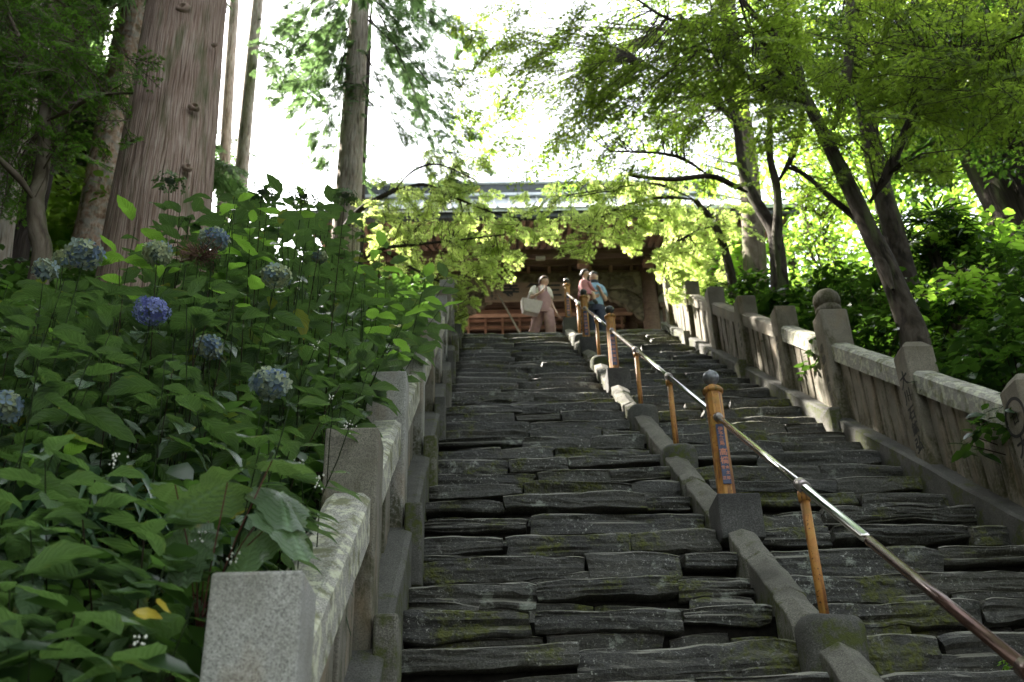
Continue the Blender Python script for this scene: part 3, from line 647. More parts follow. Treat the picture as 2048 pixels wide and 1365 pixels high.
for x in (-3.5, 6.6): gbox('ridge_end', MT['roof_d'], x - .16, x + .16, 23.75, 24.45, 17.9, 18.72, bevel=.06)
# interior behind
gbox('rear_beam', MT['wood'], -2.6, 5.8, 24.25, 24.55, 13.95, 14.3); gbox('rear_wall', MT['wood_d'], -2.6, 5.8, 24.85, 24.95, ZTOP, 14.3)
for z in (13.42, 13.66, 13.88): gbox('lattice_rail', MT['wood_r'], -.5, 3.75, 23.9, 23.98, z, z + .05)
for i in range(10): gbox('lattice_bar', MT['wood_r'], -.45 + i * .455, -.39 + i * .455, 23.84, 23.896, 13.35, 13.93)
gbox('middle_beam', MT['wood_r'], -.56, 3.79, 22.6, 22.78, 13.32, 13.44); gbox('middle_beam', MT['wood'], -.56, 3.79, 22.62, 22.76, 13.5, 13.72)
gbox('side_wall', MT['plaster'], -2.6, -.95, GY + .02, GY + .08, ZTOP + .6, 13.0); gbox('side_wall', MT['plaster'], 4.2, 5.8, GY + .02, GY + .08, ZTOP + .6, 13.0)
for a, b in ((-2.6, -.95), (4.2, 5.8)):
    for i in range(9): gbox('side_slat', MT['wood'], a + .05 + i * .185, a + .12 + i * .185, GY - .08, GY - .02, ZTOP + .3, 12.6)
    gbox('side_rail', MT['wood'], a, b, GY - .10, GY + .015, ZTOP + .15, ZTOP + .32); gbox('side_rail', MT['wood'], a, b, GY - .10, GY + .015, 12.55, 12.7)
# signboard hung from the beam
sb = gbox('signboard', MT['sign'], .02, 2.05, GY - .36, GY - .30, 12.62, 13.15, bevel=.03)
sc = at(1022, 601, GY - .36); u0 = sc.x - 1.035
put_text([('寺', u0, .265, .42), ('角', u0 + .55, .265, .42), ('三', u0 + 1.02, .265, .40)], sb, Matrix.Translation((0, -.0315, 0)) @ Matrix.Rotation(math.pi / 2, 4, 'X'), MT['ink'], bold=.028)
put_text([(c, u0 - .36 - .09 * (q // 6), .44 - .072 * (q % 6), .07) for q, c in enumerate('明治三十一年四月吉日建之')], sb, Matrix.Translation((0, -.0315, 0)) @ Matrix.Rotation(math.pi / 2, 4, 'X'), MT['ink'])
lp = at(1081, 517, 19.9); gbox('eave_lamp', MT['plaster'], lp.x - .11, lp.x + .11, 19.86, 19.94, lp.z - .04, lp.z + .04, bevel=.01)
a_, b_ = at(996, 588, 20.3), at(1037, 662, 19.6); a0 = b_ + (b_ - a_) * 2.2
a0 = Vector((a0.x, a0.y, max(a0.z, ZTOP + .01))); a0 = b_ + (b_ - a_) * ((b_.z - ZTOP) / (a_.z - b_.z))
pole = MB().tube([Vector((0, 0, 0)), a_ - a0], [.022, .018], 8).build('bamboo_pole', MT['bamboo'], None, True, loc=a0); tag(pole, 'thin grey pole leaning diagonally in front of the gate signboard', 'pole')

# ------------------------------------------------------------------ people
sk_l = m_plain('skin', (.56, .36, .28), .5, var=.06); hair_b = m_plain('brown_hair', (.055, .026, .014), .65, var=.3, sc=40, spec=.25); hair_k = m_plain('black_hair', (.012, .009, .008), .6, spec=.25)
shirt_c = m_plain('cream_blouse', (.55, .52, .46), .8, var=.1); pink = m_plain('dusty_pink_cloth', (.36, .22, .22), .85, var=.12, sc=8); white = m_plain('white_tote', (.42, .37, .355), .7, var=.08)
blue = m_plain('light_blue_shirt', (.20, .33, .46), .8, var=.1, sc=8); navy = m_plain('navy_trousers', (.022, .03, .06), .85, var=.2); rose = m_plain('rose_dress', (.38, .15, .16), .85, var=.12, sc=8); shoe = m_plain('dark_shoe', (.03, .035, .03), .6); mask = m_plain('dark_mask', (.03, .035, .05), .8); eye = m_plain('eye', (.015, .012, .01), .3); lip = m_plain('lips', (.42, .16, .14), .5)
def skin_body(name, joints, bones, parent, mat, root):
    names = list(joints); me = bpy.data.meshes.new(name); me.from_pydata([joints[k][0] for k in names], [(names.index(a), names.index(b)) for a, b in bones], []); me.materials.append(mat)
    o = link(name, me, parent); m = o.modifiers.new('skin', 'SKIN'); m.use_smooth_shade = True
    for i, k in enumerate(names):
        r = joints[k][1]; me.skin_vertices[0].data[i].radius = (r, r) if not hasattr(r, '__len__') else r; me.skin_vertices[0].data[i].use_root = (k == root)
    s = o.modifiers.new('sub', 'SUBSURF'); s.levels = 2; s.render_levels = 2
    me2 = bpy.data.meshes.new_from_object(o.evaluated_get(bpy.context.evaluated_depsgraph_get())); o.modifiers.clear(); o.data = me2; me2.polygons.foreach_set('use_smooth', [True] * len(me2.polygons)); me2.update()
    return o
def loft(name, rings, mat, parent, n=16, sub=True):   # rings: (centre, rx, ry)
    V = []
    for c, rx, ry in rings: V += [(c[0] + rx * math.cos(2 * math.pi * i / n), c[1] + ry * math.sin(2 * math.pi * i / n), c[2]) for i in range(n)]
    F = [(k * n + i, k * n + (i + 1) % n, (k + 1) * n + (i + 1) % n, (k + 1) * n + i) for k in range(len(rings) - 1) for i in range(n)]
    V = [(x + .008 * mnoise.noise(Vector((x * 9, y * 9, z * 7))), y + .008 * mnoise.noise(Vector((x * 9 + 5, y * 9, z * 7))), z) for x, y, z in V]
    o = MB().add(V, F).build(name, mat, parent, True); sm = o.modifiers.new('solid', 'SOLIDIFY'); sm.thickness = .008
    if sub: q = o.modifiers.new('sub', 'SUBSURF'); q.levels = q.render_levels = 1
    return o
def sleeve(name, pts, rad, mat, parent, n=12):
    return MB().tube([Vector(p) for p in spline([tuple(p) for p in pts], 4)], np.interp(np.linspace(0, 1, (len(pts) - 1) * 4 + 1), np.linspace(0, 1, len(pts)), rad), n).build(name, mat, parent, True)
def head(parent, c, r, rot, hairmat, kind):
    H = Matrix.Translation(c) @ Matrix.Rotation(rot[2], 4, 'Z') @ Matrix.Rotation(rot[0], 4, 'X')
    # face looks along -Y; egg with brow, nose, chin
    n, m = 20, 16; V = []
    for j in range(m + 1):
        ph = math.pi * j / m; z = math.cos(ph)
        for i in range(n):
            a = 2 * math.pi * i / n; rr = math.sin(ph); x = rr * math.cos(a) * .78; y = rr * math.sin(a) * .95
            if z < 0: x *= 1 - .28 * z * z; y = y * (1 - .25 * z * z) - .08 * z * z
            V.append(Vector((x * r, y * r, z * r * 1.12)))
    F = [(j * n + i, (j + 1) * n + i, (j + 1) * n + (i + 1) % n, j * n + (i + 1) % n) for j in range(m) for i in range(n)]
    f = link('head', poly_mesh('head', V, F, sk_l, True), parent, M=H)
    nb = MB().add([(0, -.92 * r, .18 * r), (-.10 * r, -.88 * r, -.18 * r), (.10 * r, -.88 * r, -.18 * r), (0, -1.14 * r, -.14 * r), (0, -.88 * r, -.24 * r)], [(0, 1, 3), (0, 3, 2), (1, 4, 3), (3, 4, 2), (0, 2, 4, 1)]); nb.build('nose', sk_l, f, True)
    for s in (-1, 1):
        MB().lathe([(.001, -.05 * r), (.085 * r, 0), (.001, .05 * r)], 10, (s * .30 * r, -.86 * r, .08 * r)).build('eye', eye, f, True)
        MB().lathe([(.03 * r, -.16 * r), (.09 * r, 0), (.05 * r, .16 * r)], 8, (s * .79 * r, .05 * r, 0)).build('ear', sk_l, f, True)
    MB().box(-.16 * r, .16 * r, -.895 * r, -.84 * r, -.50 * r, -.44 * r).build('mouth', lip, f, bevel=.004)
    V = []; 
    for j in range(m + 1):
        ph = math.pi * j / m; z = math.cos(ph)
        for i in range(n):
            a = 2 * math.pi * i / n; rr = math.sin(ph); x = rr * math.cos(a) * .90; y = rr * math.sin(a) * 1.06 + .06
            fr = math.sin(a) < -.25
            lim = .22 if fr else (-.45 if kind != 'man' else -.30)
            zz = max(z, lim); k = 1.0 if z > lim else .93
            V.append(Vector((x * r * k, y * r * k + (.02 * mnoise.noise(Vector((x * 5, y * 5, z * 5)))), zz * r * 1.22)))
    hb = link('hair', poly_mesh('hair', V, F, hairmat, True), f)
    if kind in ('woman', 'child'):
        MB().lathe([(.02 * r, -.75 * r), (.20 * r, -.5 * r), (.30 * r, -.15 * r), (.16 * r, .12 * r), (.03 * r, .2 * r)], 10, (.0, 1.15 * r, .05 * r if kind == 'woman' else .45 * r)).build('ponytail', hairmat, f, True)
    return f
def hand_joints(J, B, base, wr, d, side, k=1.0):      # palm and five fingers as branches of the same body
    d = Vector(d).normalized(); s = Vector(side).normalized(); wr = Vector(wr); J[base + 'palm'] = (wr + d * .055 * k, .026 * k); B.append((base, base + 'palm'))
    dn = d.cross(s)
    for i, (o, L) in enumerate(((-.030, .065), (-.010, .075), (.010, .070), (.028, .055))):
        p = wr + d * .085 * k + s * o * k; J[base + 'f%d' % i] = (p, .0095 * k); J[base + 'g%d' % i] = (p + d * L * .55 * k + dn * .012 * k, .008 * k); J[base + 'h%d' % i] = (p + d * L * .85 * k + dn * .035 * k, .007 * k)
        B += [(base + 'palm', base + 'f%d' % i), (base + 'f%d' % i, base + 'g%d' % i), (base + 'g%d' % i, base + 'h%d' % i)]
    p = wr + d * .03 * k - s * .035 * k; J[base + 't0'] = (p, .011 * k); J[base + 't1'] = (p + d * .035 * k - s * .022 * k, .009 * k); B += [(base + 'palm', base + 't0'), (base + 't0', base + 't1')]
def bag_mesh(parent):
    V = []; n = 5
    pr = [(-.20, .15), (-.19, 0), (-.15, -.14), (.15, -.15), (.19, 0), (.215, .15)]
    mb = MB(); w = .075
    top = [(-.21, .15), (.215, .13)]
    V = [(x, y, z) for y, f in ((-w, 1), (w, 1)) for x, z in pr]
    m = len(pr); F = [(i, i + 1, m + i + 1, m + i) for i in range(m - 1)] + [tuple(range(m))[::-1], tuple(m + i for i in range(m))]
    mb.add(V, F).build('bag_body', white, parent, bevel=.02, seg=3)
    for y in (-.06, .06):
        MB().tube([Vector(p) for p in spline([(-.09, y, .13), (-.07, y * .8, .24), (0, y * .5, .30), (.07, y * .8, .24), (.10, y, .12)], 4)], .009, 8).build('handle', white, parent, True)
# -- woman in pink overalls
WY = 17.15; g0 = at(1088, 660, WY)
wroot = Vector((at(1086, 600, WY).x, WY, ZTOP + .004))
woman = empty('person', wroot, 'woman in pink overalls and cream blouse walking, one hand at her mouth', 'person')
def wp(px, py, dy=0): return at(px, py, WY + dy) - wroot
Jw = {}; Bw = []
hc = wp(1088, 564); hip = wp(1086, 616); hipz = .80
Jw['pelvis'] = ((hip.x, 0, .80), (.13, .11)); Jw['waist'] = (((hip.x + hc.x) / 2 - .02, 0, 1.0), (.115, .095)); Jw['chest'] = ((hc.x - .05, .0, 1.20), (.135, .105)); Jw['neck'] = ((hc.x - .03, -.01, 1.335), .05); Jw['skull'] = (hc + Vector((0, -.0, -.03)), .06)
Jw['sr'] = (wp(1068, 581), .048); Jw['er'] = (wp(1062, 596, -.10), .036); Jw['wr'] = (wp(1082, 585, -.22), .026)
Jw['sl'] = (wp(1096, 583, .02), .048); Jw['el'] = (wp(1104, 611, .05), .035); Jw['wl'] = (wp(1113, 627, -.02), .026)
Jw['hl'] = ((hip.x - .08, 0, .76), .09); Jw['kl'] = (wp(1075, 640, .05), .062); Jw['al'] = ((wp(1058, 660).x, .18, .12), .042); Jw['tl'] = ((wp(1058, 660).x - .02, .04, .05), .036)
Jw['hr'] = ((hip.x + .08, 0, .76), .09); Jw['kr'] = ((hip.x + .12, -.06, .44), .062); Jw['ar'] = ((hip.x + .12, -.04, .08), .042); Jw['tr'] = ((hip.x + .14, -.2, .045), .036)
Bw += [('pelvis', 'waist'), ('waist', 'chest'), ('chest', 'neck'), ('neck', 'skull'), ('chest', 'sr'), ('sr', 'er'), ('er', 'wr'), ('chest', 'sl'), ('sl', 'el'), ('el', 'wl'), ('pelvis', 'hl'), ('hl', 'kl'), ('kl', 'al'), ('al', 'tl'), ('pelvis', 'hr'), ('hr', 'kr'), ('kr', 'ar'), ('ar', 'tr')]
hand_joints(Jw, Bw, 'wr', Jw['wr'][0], (.5, -.2, .6), (0, 1, .2)); hand_joints(Jw, Bw, 'wl', Jw['wl'][0], (.35, -.1, -.9), (0, 1, 0))
skin_body('body', Jw, Bw, woman, sk_l, 'pelvis')
hd = head(woman, hc, .107, (math.radians(8), 0, math.radians(38)), hair_b, 'woman')
cx = hc.x - .04
loft('blouse', [((cx - .02, 0, 1.0), .165, .13), ((cx - .02, 0, 1.1), .172, .135), ((cx - .01, 0, 1.2), .178, .13), ((cx, 0, 1.28), .165, .11), ((cx + .01, 0, 1.33), .10, .08), ((cx + .01, 0, 1.36), .07, .065)], shirt_c, woman)
sleeve('sleeve', [Jw['sr'][0] + Vector((.05, 0, .02)), Jw['sr'][0], Jw['sr'][0].lerp(Jw['er'][0], .75)], [.085, .078, .07], shirt_c, woman); sleeve('sleeve', [Jw['sl'][0] - Vector((.05, 0, -.02)), Jw['sl'][0], Jw['sl'][0].lerp(Jw['el'][0], .55)], [.085, .075, .07], shirt_c, woman)
loft('overalls', [((hip.x, 0, .70), .19, .16), ((hip.x, 0, .82), .185, .16), ((hip.x - .01, 0, .95), .165, .145), ((cx, -.01, 1.08), .172, .145), ((cx, -.02, 1.2), .12, .13)], pink, woman)
for a, b, c in (('hl', 'kl', 'al'), ('hr', 'kr', 'ar')):
    A, B, C = (Vector(Jw[q][0]) for q in (a, b, c)); sleeve('trouser_leg', [A + Vector((0, 0, .04)), B, C + (B - C).normalized() * .06], [.125, .105, .095], pink, woman, 14)
for s in (-.07, .07): MB().tube([Vector((cx + s, -.13, 1.18)), Vector((cx + s, -.115, 1.30)), Vector((cx + s * .9, .02, 1.352)), Vector((cx + s, .115, 1.18))], .014, 8).build('strap', pink, woman, True)
bagc = wp(1062, 616, -.14); bag = empty('tote_bag', wroot + bagc, 'pale structured tote bag hanging from the forearm of the woman in pink', 'bag'); bag_mesh(bag); bag.rotation_euler = (0, math.radians(6), math.radians(12))
# -- man with child
MY = 17.2; mroot = Vector((at(1190, 600, MY).x, MY, ZTOP + .004))
man = empty('person', mroot, 'man in light blue T-shirt and navy trousers carrying a small child', 'person')
def mp(px, py, dy=0): return at(px, py, MY + dy) - mroot
Jm = {}; Bm = []; hc = mp(1187, 556); hx = mp(1190, 620).x
Jm['pelvis'] = ((hx, 0, .88), (.135, .11)); Jm['waist'] = ((hx, 0, 1.06), (.13, .10)); Jm['chest'] = ((hx, 0, 1.28), (.15, .11)); Jm['neck'] = ((hc.x, 0, 1.44), .055); Jm['skull'] = (hc + Vector((0, 0, -.04)), .065)
Jm['sr'] = (mp(1174, 578), .052); Jm['er'] = (mp(1168, 600, -.08), .042); Jm['wr'] = (mp(1184, 594, -.28), .03)
Jm['sl'] = (mp(1202, 579), .052); Jm['el'] = (mp(1212, 602, -.05), .042); Jm['wl'] = (mp(1202, 583, -.14), .028)
for s, n in ((-1, 'l'), (1, 'r')):
    Jm['h' + n] = ((hx + s * .09, 0, .84), .095); Jm['k' + n] = ((hx + s * .10, -.06 if s > 0 else -.02, .48), .068); Jm['a' + n] = ((hx + s * .11, .03, .09), .045); Jm['t' + n] = ((hx + s * .13, -.14, .05), .04); Bm += [('pelvis', 'h' + n), ('h' + n, 'k' + n), ('k' + n, 'a' + n), ('a' + n, 't' + n)]
Bm += [('pelvis', 'waist'), ('waist', 'chest'), ('chest', 'neck'), ('neck', 'skull'), ('chest', 'sr'), ('sr', 'er'), ('er', 'wr'), ('chest', 'sl'), ('sl', 'el'), ('el', 'wl')]
hand_joints(Jm, Bm, 'wr', Jm['wr'][0], (1, -.1, .1), (0, 0, 1)); hand_joints(Jm, Bm, 'wl', Jm['wl'][0], (-.35, 0, 1), (0, 1, 0))
skin_body('body', Jm, Bm, man, sk_l, 'pelvis')
hm = head(man, hc, .112, (math.radians(6), 0, math.radians(4)), hair_k, 'man'); loft('face_mask', [((hc.x, -.015, hc.z - .165), .085, .085), ((hc.x, -.012, hc.z - .12), .090, .094), ((hc.x, -.01, hc.z - .095), .086, .094)], mask, man)
loft('shirt', [((hx, 0, .90), .185, .145), ((hx, 0, 1.0), .178, .14), ((hx, 0, 1.15), .178, .14), ((hx, 0, 1.28), .195, .14), ((hx, 0, 1.37), .185, .12), ((hc.x, 0, 1.42), .12, .09), ((hc.x, 0, 1.45), .075, .07)], blue, man)
sleeve('sleeve', [Jm['sr'][0] + Vector((.06, 0, .02)), Jm['sr'][0], Jm['sr'][0].lerp(Jm['er'][0], .8)], [.09, .082, .075], blue, man); sleeve('sleeve', [Jm['sl'][0] - Vector((.06, 0, -.02)), Jm['sl'][0], Jm['sl'][0].lerp(Jm['el'][0], .6)], [.09, .082, .078], blue, man)
loft('trouser_waist', [((hx, 0, .76), .19, .15), ((hx, 0, .86), .178, .14), ((hx, 0, .94), .168, .132)], navy, man)
for n in 'lr':
    A, B, C = (Vector(Jm[q + n][0]) for q in 'hka'); sleeve('trouser_leg', [A + Vector((0, 0, .04)), B, C + Vector((0, 0, .03))], [.125, .10, .085], navy, man, 14)
# -- child on his arm
CY = MY - .22; croot = Vector((at(1172, 590, CY).x, CY, at(1172, 592, CY).z))
child = empty('person', croot, 'small child in a rose pink dress held in the arm of the man', 'person')
def cp(px, py, dy=0): return at(px, py, CY + dy) - croot
Jc = {}; Bc = []; hc = cp(1170, 548)
Jc['pelvis'] = (cp(1173, 590), (.085, .08)); Jc['chest'] = (cp(1170, 572), (.085, .075)); Jc['neck'] = (cp(1170, 561), .035); Jc['skull'] = (hc - Vector((0, 0, .03)), .05)
Jc['sl'] = (cp(1177, 566, -.04), .03); Jc['el'] = (cp(1183, 577, -.07), .025); Jc['wl'] = (cp(1188, 582, .0), .02); Jc['sr'] = (cp(1163, 567, .0), .03); Jc['er'] = (cp(1160, 578), .025); Jc['wr'] = (cp(1166, 583, -.08), .02)
Jc['ka'] = (cp(1186, 586, -.10), .045); Jc['aa'] = (cp(1189, 602, -.08), .03); Jc['ta'] = (cp(1193, 606, -.14), .028); Jc['kb'] = (cp(1176, 594, -.12), .045); Jc['ab'] = (cp(1174, 607, -.10), .03); Jc['tb'] = (cp(1177, 611, -.16), .028)
Bc += [('pelvis', 'chest'), ('chest', 'neck'), ('neck', 'skull'), ('chest', 'sl'), ('sl', 'el'), ('el', 'wl'), ('chest', 'sr'), ('sr', 'er'), ('er', 'wr'), ('pelvis', 'ka'), ('ka', 'aa'), ('aa', 'ta'), ('pelvis', 'kb'), ('kb', 'ab'), ('ab', 'tb')]
hand_joints(Jc, Bc, 'wl', Jc['wl'][0], (1, -.1, -.2), (0, 0, 1), .55); hand_joints(Jc, Bc, 'wr', Jc['wr'][0], (.6, -.5, -.2), (0, 0, 1), .55)
skin_body('body', Jc, Bc, child, sk_l, 'pelvis'); head(child, hc, .085, (0, 0, math.radians(55)), hair_k, 'child')
p1, p2 = cp(1168, 565), cp(1172, 592)
loft('dress', [((p2.x, p2.y - .02, p2.z - .06), .18, .15), ((p2.x, p2.y - .02, p2.z + .04), .155, .13), ((p1.x, 0, (p1.z + p2.z) / 2), .115, .10), ((p1.x, 0, p1.z), .11, .09), ((p1.x, 0, p1.z + .045), .06, .055)], rose, child)
sleeve('sleeve', [Jc['sl'][0], Jc['sl'][0].lerp(Jc['el'][0], .9), Jc['wl'][0]], [.045, .042, .034], rose, child); sleeve('sleeve', [Jc['sr'][0], Jc['er'][0], Jc['wr'][0]], [.045, .04, .034], rose, child)
for a, b in (('aa', 'ta'), ('ab', 'tb')): MB().tube([Vector(Jc[a][0]) + Vector((0, 0, .02)), Vector(Jc[a][0]), Vector(Jc[b][0])], [.036, .042, .034], 10).build('shoe', shoe, child, True)
for n in 'lr': MB().tube([Vector(Jm['a' + n][0]) + Vector((0, .05, -.04)), Vector(Jm['t' + n][0])], [.05, .045], 10).build('shoe', shoe, man, True)
for a, b in (('al', 'tl'), ('ar', 'tr')): MB().tube([Vector(Jw[a][0]), Vector(Jw[b][0])], [.045, .04], 10).build('shoe', shoe, woman, True)
# ------------------------------------------------------------------ leaf templates
def leaf_shape(L, Wd, nu=6, fold=.18, droop=.25, peak=.42, serr=0.0, tip=1.0, seed=0):
    """blade along +X, up +Z: two strips either side of the midrib. returns V, T, UV"""
    V = []; UV = []; T = []
    for i in range(nu + 1):
        u = i / nu; w = math.sin(math.pi * min(1, u ** (math.log(.5) / math.log(peak)))) ** .85 * (1 if i not in (0, nu) else 0) if 0 < i < nu else 0
        w *= Wd / 2; 
        if serr and 0 < i < nu: w *= 1 + serr * (1 if i % 2 else -1)
        x = L * u; z = -droop * L * u * u + .03 * L * math.sin(u * 7 + seed)
        for sgn, q in ((-1, 1), (-.5, .5), (0, 0), (.5, .5), (1, 1)):
            V.append((x - .06 * L * abs(sgn) * 0, sgn * w, z + fold * abs(sgn) * w * (1.0 - .5 * abs(sgn)) + (.05 * w * math.sin(u * 11 + seed + sgn * 2)))); UV.append((u, sgn))
    for i in range(nu):
        for k in range(4):
            a = i * 5 + k; b = a + 1; c = a + 5; d = a + 6
            if i == 0: T.append((a, d, c))
            elif i == nu - 1: T.append((a, b, c))
            else: T += [(a, b, d), (a, d, c)]
    return np.array(V), np.array(T), np.array(UV)
def simple_leaf(L, Wd, fold=.2, droop=.15):      # 6 triangles
    V = [(0, 0, 0), (L * .35, Wd / 2, fold * Wd * .5 - droop * L * .1), (L * .75, Wd * .36, fold * Wd * .3 - droop * L * .5), (L, 0, -droop * L), (L * .75, -Wd * .36, fold * Wd * .3 - droop * L * .5), (L * .35, -Wd / 2, fold * Wd * .5 - droop * L * .1), (L * .5, 0, -droop * L * .2)]
    return np.array(V), np.array([(0, 6, 1), (1, 6, 2), (2, 6, 3), (3, 6, 4), (4, 6, 5), (5, 6, 0)])
def maple_leaf(S, seed=0):
    r = random.Random(seed); A = [-130, -75, -37, 0, 37, 75, 130]; R_ = [.42, .78, .95, 1.05, .95, .78, .42]
    pts = [(-.12, 0)]; V = [(0, 0, 0)]
    per = []
    for i, (a, q) in enumerate(zip(A, R_)):
        aa = math.radians(a + r.uniform(-4, 4)); per.append((q * math.cos(aa), q * math.sin(aa), -.10 * q + r.uniform(-.06, .03)))
        if i < 6: b = math.radians((a + A[i + 1]) / 2); per.append((.25 * math.cos(b), .25 * math.sin(b), .02))
    per.append((-.12, .04, 0)); per.append((-.12, -.04, 0))
    V += per; n = len(per); T = [(0, 1 + i, 1 + (i + 1) % n) for i in range(n)]
    V = np.array(V) * S; V[:, 0] += .25 * S; return V, np.array(T)
def bake(parts):                                  # parts: list of (V, T, (n,4,4) matrices)
    Vs, Ts, base = [], [], 0
    for V, T, M in parts:
        if len(M) == 0: continue
        P = np.einsum('nij,vj->nvi', M[:, :3, :3], V) + M[:, None, :3, 3]; n = len(M)
        Vs.append(P.reshape(-1, 3)); Ts.append((T[None] + (np.arange(n) * len(V))[:, None, None]).reshape(-1, 3) + base); base += n * len(V)
    return np.concatenate(Vs), np.concatenate(Ts)
def mats(pos, xdir, up, scale):
    pos = np.asarray(pos, float); x = np.asarray(xdir, float); x = x / np.linalg.norm(x, axis=1, keepdims=True)
    up = np.asarray(up, float); y = np.cross(up, x); y /= np.maximum(np.linalg.norm(y, axis=1, keepdims=True), 1e-6); z = np.cross(x, y)
    M = np.zeros((len(pos), 4, 4)); s = np.asarray(scale, float)[:, None]
    M[:, :3, 0] = x * s; M[:, :3, 1] = y * s; M[:, :3, 2] = z * s; M[:, :3, 3] = pos; M[:, 3, 3] = 1; return M
ML = [maple_leaf(1, k) for k in range(4)]
def template(kind, seed):
    """a flat spray of leaves about 1 unit long on its twigs: leaf positions, directions, sizes; twig segments"""
    r = np.random.default_rng(seed); pos, dr, tw = [], [], []
    if kind == 'maple':
        for sgn in (-1, 1):
            for k in range(6):
                b = .12 + .13 * k; L = .46 * (1 - .55 * k / 6) * r.uniform(.8, 1.15); a = math.radians(38 + r.uniform(-10, 12)) * sgn
                p0 = np.array([b, 0, 0]); d = np.array([math.cos(a), math.sin(a), r.uniform(-.15, .05)]); tw.append((p0, p0 + d * L))
                for q in np.arange(.12, L + .01, .085):
                    for s2 in (-1, 1):
                        pos.append(p0 + d * q + [0, 0, r.uniform(-.03, .0)]); aa = a + s2 * math.radians(55 + r.uniform(-18, 18)); dr.append([math.cos(aa), math.sin(aa), r.uniform(-.55, -.1)])
                pos.append(p0 + d * L); dr.append(d + [0, 0, -.3])
        for q in np.arange(.1, 1.0, .09):
            for s2 in (-1, 1): pos.append(np.array([q, 0, 0])); dr.append([.4, s2, -.3])
        pos.append(np.array([1.0, 0, 0])); dr.append([1, 0, -.3]); tw.append((np.zeros(3), np.array([1.0, 0, -.03])))
    return np.array(pos), np.array(dr), tw
TP = [template('maple', k) for k in range(3)]
def foliage_maple(name, C, out, S, leaf, parent, mat, dens=1.0, droop=.25, seed=0, twig=None):
    """sprays at C pointing along out, length S"""
    r = np.random.default_rng(seed); parts = [[] for _ in ML]; segs = []
    for i, (c, o, s) in enumerate(zip(C, out, S)):
        pos, dr, tw = TP[i % 3]; a = math.atan2(o[1], o[0]) + r.normal(0, .25); tilt = r.normal(-.08, .30) - droop * .4; roll = r.normal(0, .38)
        M = np.array((Matrix.Translation(Vector(c)) @ Matrix.Rotation(a, 4, 'Z') @ Matrix.Rotation(-tilt, 4, 'Y') @ Matrix.Rotation(roll, 4, 'X')))
        keep = r.random(len(pos)) < dens; P = pos[keep] * s; P[:, 2] -= droop * P[:, 0] ** 2 / max(s, .1); D = dr[keep]
        P = P @ M[:3, :3].T + M[:3, 3]; D = D @ M[:3, :3].T; n = len(P); up = np.tile(M[:3, 2], (n, 1)) + r.normal(0, .55, (n, 3)); sz = leaf * r.uniform(.7, 1.15, n)
        Mt = mats(P, D, up, sz); idx = r.integers(0, len(ML), n)
        for k in range(len(ML)): parts[k].append(Mt[idx == k])
        for p, q in tw:
            p, q = np.array(p) * s, np.array(q) * s; p[2] -= droop * p[0] ** 2 / max(s, .1); q[2] -= droop * q[0] ** 2 / max(s, .1)
            segs.append((M[:3, :3] @ p + M[:3, 3], M[:3, :3] @ q + M[:3, 3], .0035 if abs(p[0]) > 1e-6 else .006))
    V, T = bake([(ML[k][0], ML[k][1], np.concatenate(parts[k])) for k in range(len(ML))])
    o = link(name, tri_mesh(name, V, T, mat), parent); tag(o, kind='stuff'); return o, segs, len(T)
def segs_mesh(name, segs, mat, parent):           # thin three-sided twigs, one joined part
    V = []; T = []
    for p, q, r in segs:
        p, q = np.array(p), np.array(q); d = q - p; L = np.linalg.norm(d)
        if L < 1e-4: continue
        d /= L; a = np.cross(d, [0, 0, 1.0]) if abs(d[2]) < .9 else np.cross(d, [1.0, 0, 0]); a /= np.linalg.norm(a); b = np.cross(d, a); k = len(V)
        for w, rr in ((p, r), (q, r * .55)):
            for j in range(3): V.append(w + rr * (a * math.cos(j * 2.094) + b * math.sin(j * 2.094)))
        for j in range(3): T += [(k + j, k + (j + 1) % 3, k + 3 + (j + 1) % 3), (k + j, k + 3 + (j + 1) % 3, k + 3 + j)]
    o = link(name, tri_mesh(name, np.array(V), np.array(T), mat), parent); tag(o, kind='stuff'); return o
def trunk_geo(pts, rad, n=20, rough=.04, ridge=0.0, rn=14, seed=0, m=6, flare=0):
    P = [np.array(p, float) for p in pts]; Q = spline([np.append(p, r) for p, r in zip(P, rad)], m); C = [Vector(q[:3]) for q in Q]; rr = [max(.004, q[3]) for q in Q]
    fr = frames(C); V = []; UV = []; L = 0; k = len(C)
    ang = np.linspace(0, 2 * math.pi, n + 1)
    for j, (p, t, a, b) in enumerate(fr):
        if j: L += (C[j] - C[j - 1]).length
        ca = np.stack([np.cos(ang) * 1.7, np.sin(ang) * 1.7, np.full(n + 1, L * .8)], 1) + seed
        dsp = 1 + rough * vnoise(ca, 1) + rough * .5 * vnoise(ca * 2.7, 2)
        if ridge:
            w = vnoise(np.stack([np.cos(ang) * 1.3, np.sin(ang) * 1.3, np.full(n + 1, L * .5)], 1) + seed, 9) * .5
            e = vnoise(np.stack([np.cos(ang + w * .35) * rn * .5, np.sin(ang + w * .35) * rn * .5, np.full(n + 1, L * 1.1)], 1) + seed, 4); dsp += ridge * (1 - np.abs(e) * 2)
        if flare: dsp += flare * math.exp(-L * 1.1) * (1 + .35 * np.cos(ang * 4 + seed))
        for i, w in enumerate(ang):
            q = p + (a * math.cos(w) + b * math.sin(w)) * (rr[j] * dsp[i % n if i == n else i]); V.append(tuple(q)); UV.append((w * rr[j] if True else 0, L))
    F = [(j * (n + 1) + i, j * (n + 1) + i + 1, (j + 1) * (n + 1) + i + 1, (j + 1) * (n + 1) + i) for j in range(k - 1) for i in range(n)]
    return np.array(V), np.array(F), np.array(UV), C, rr
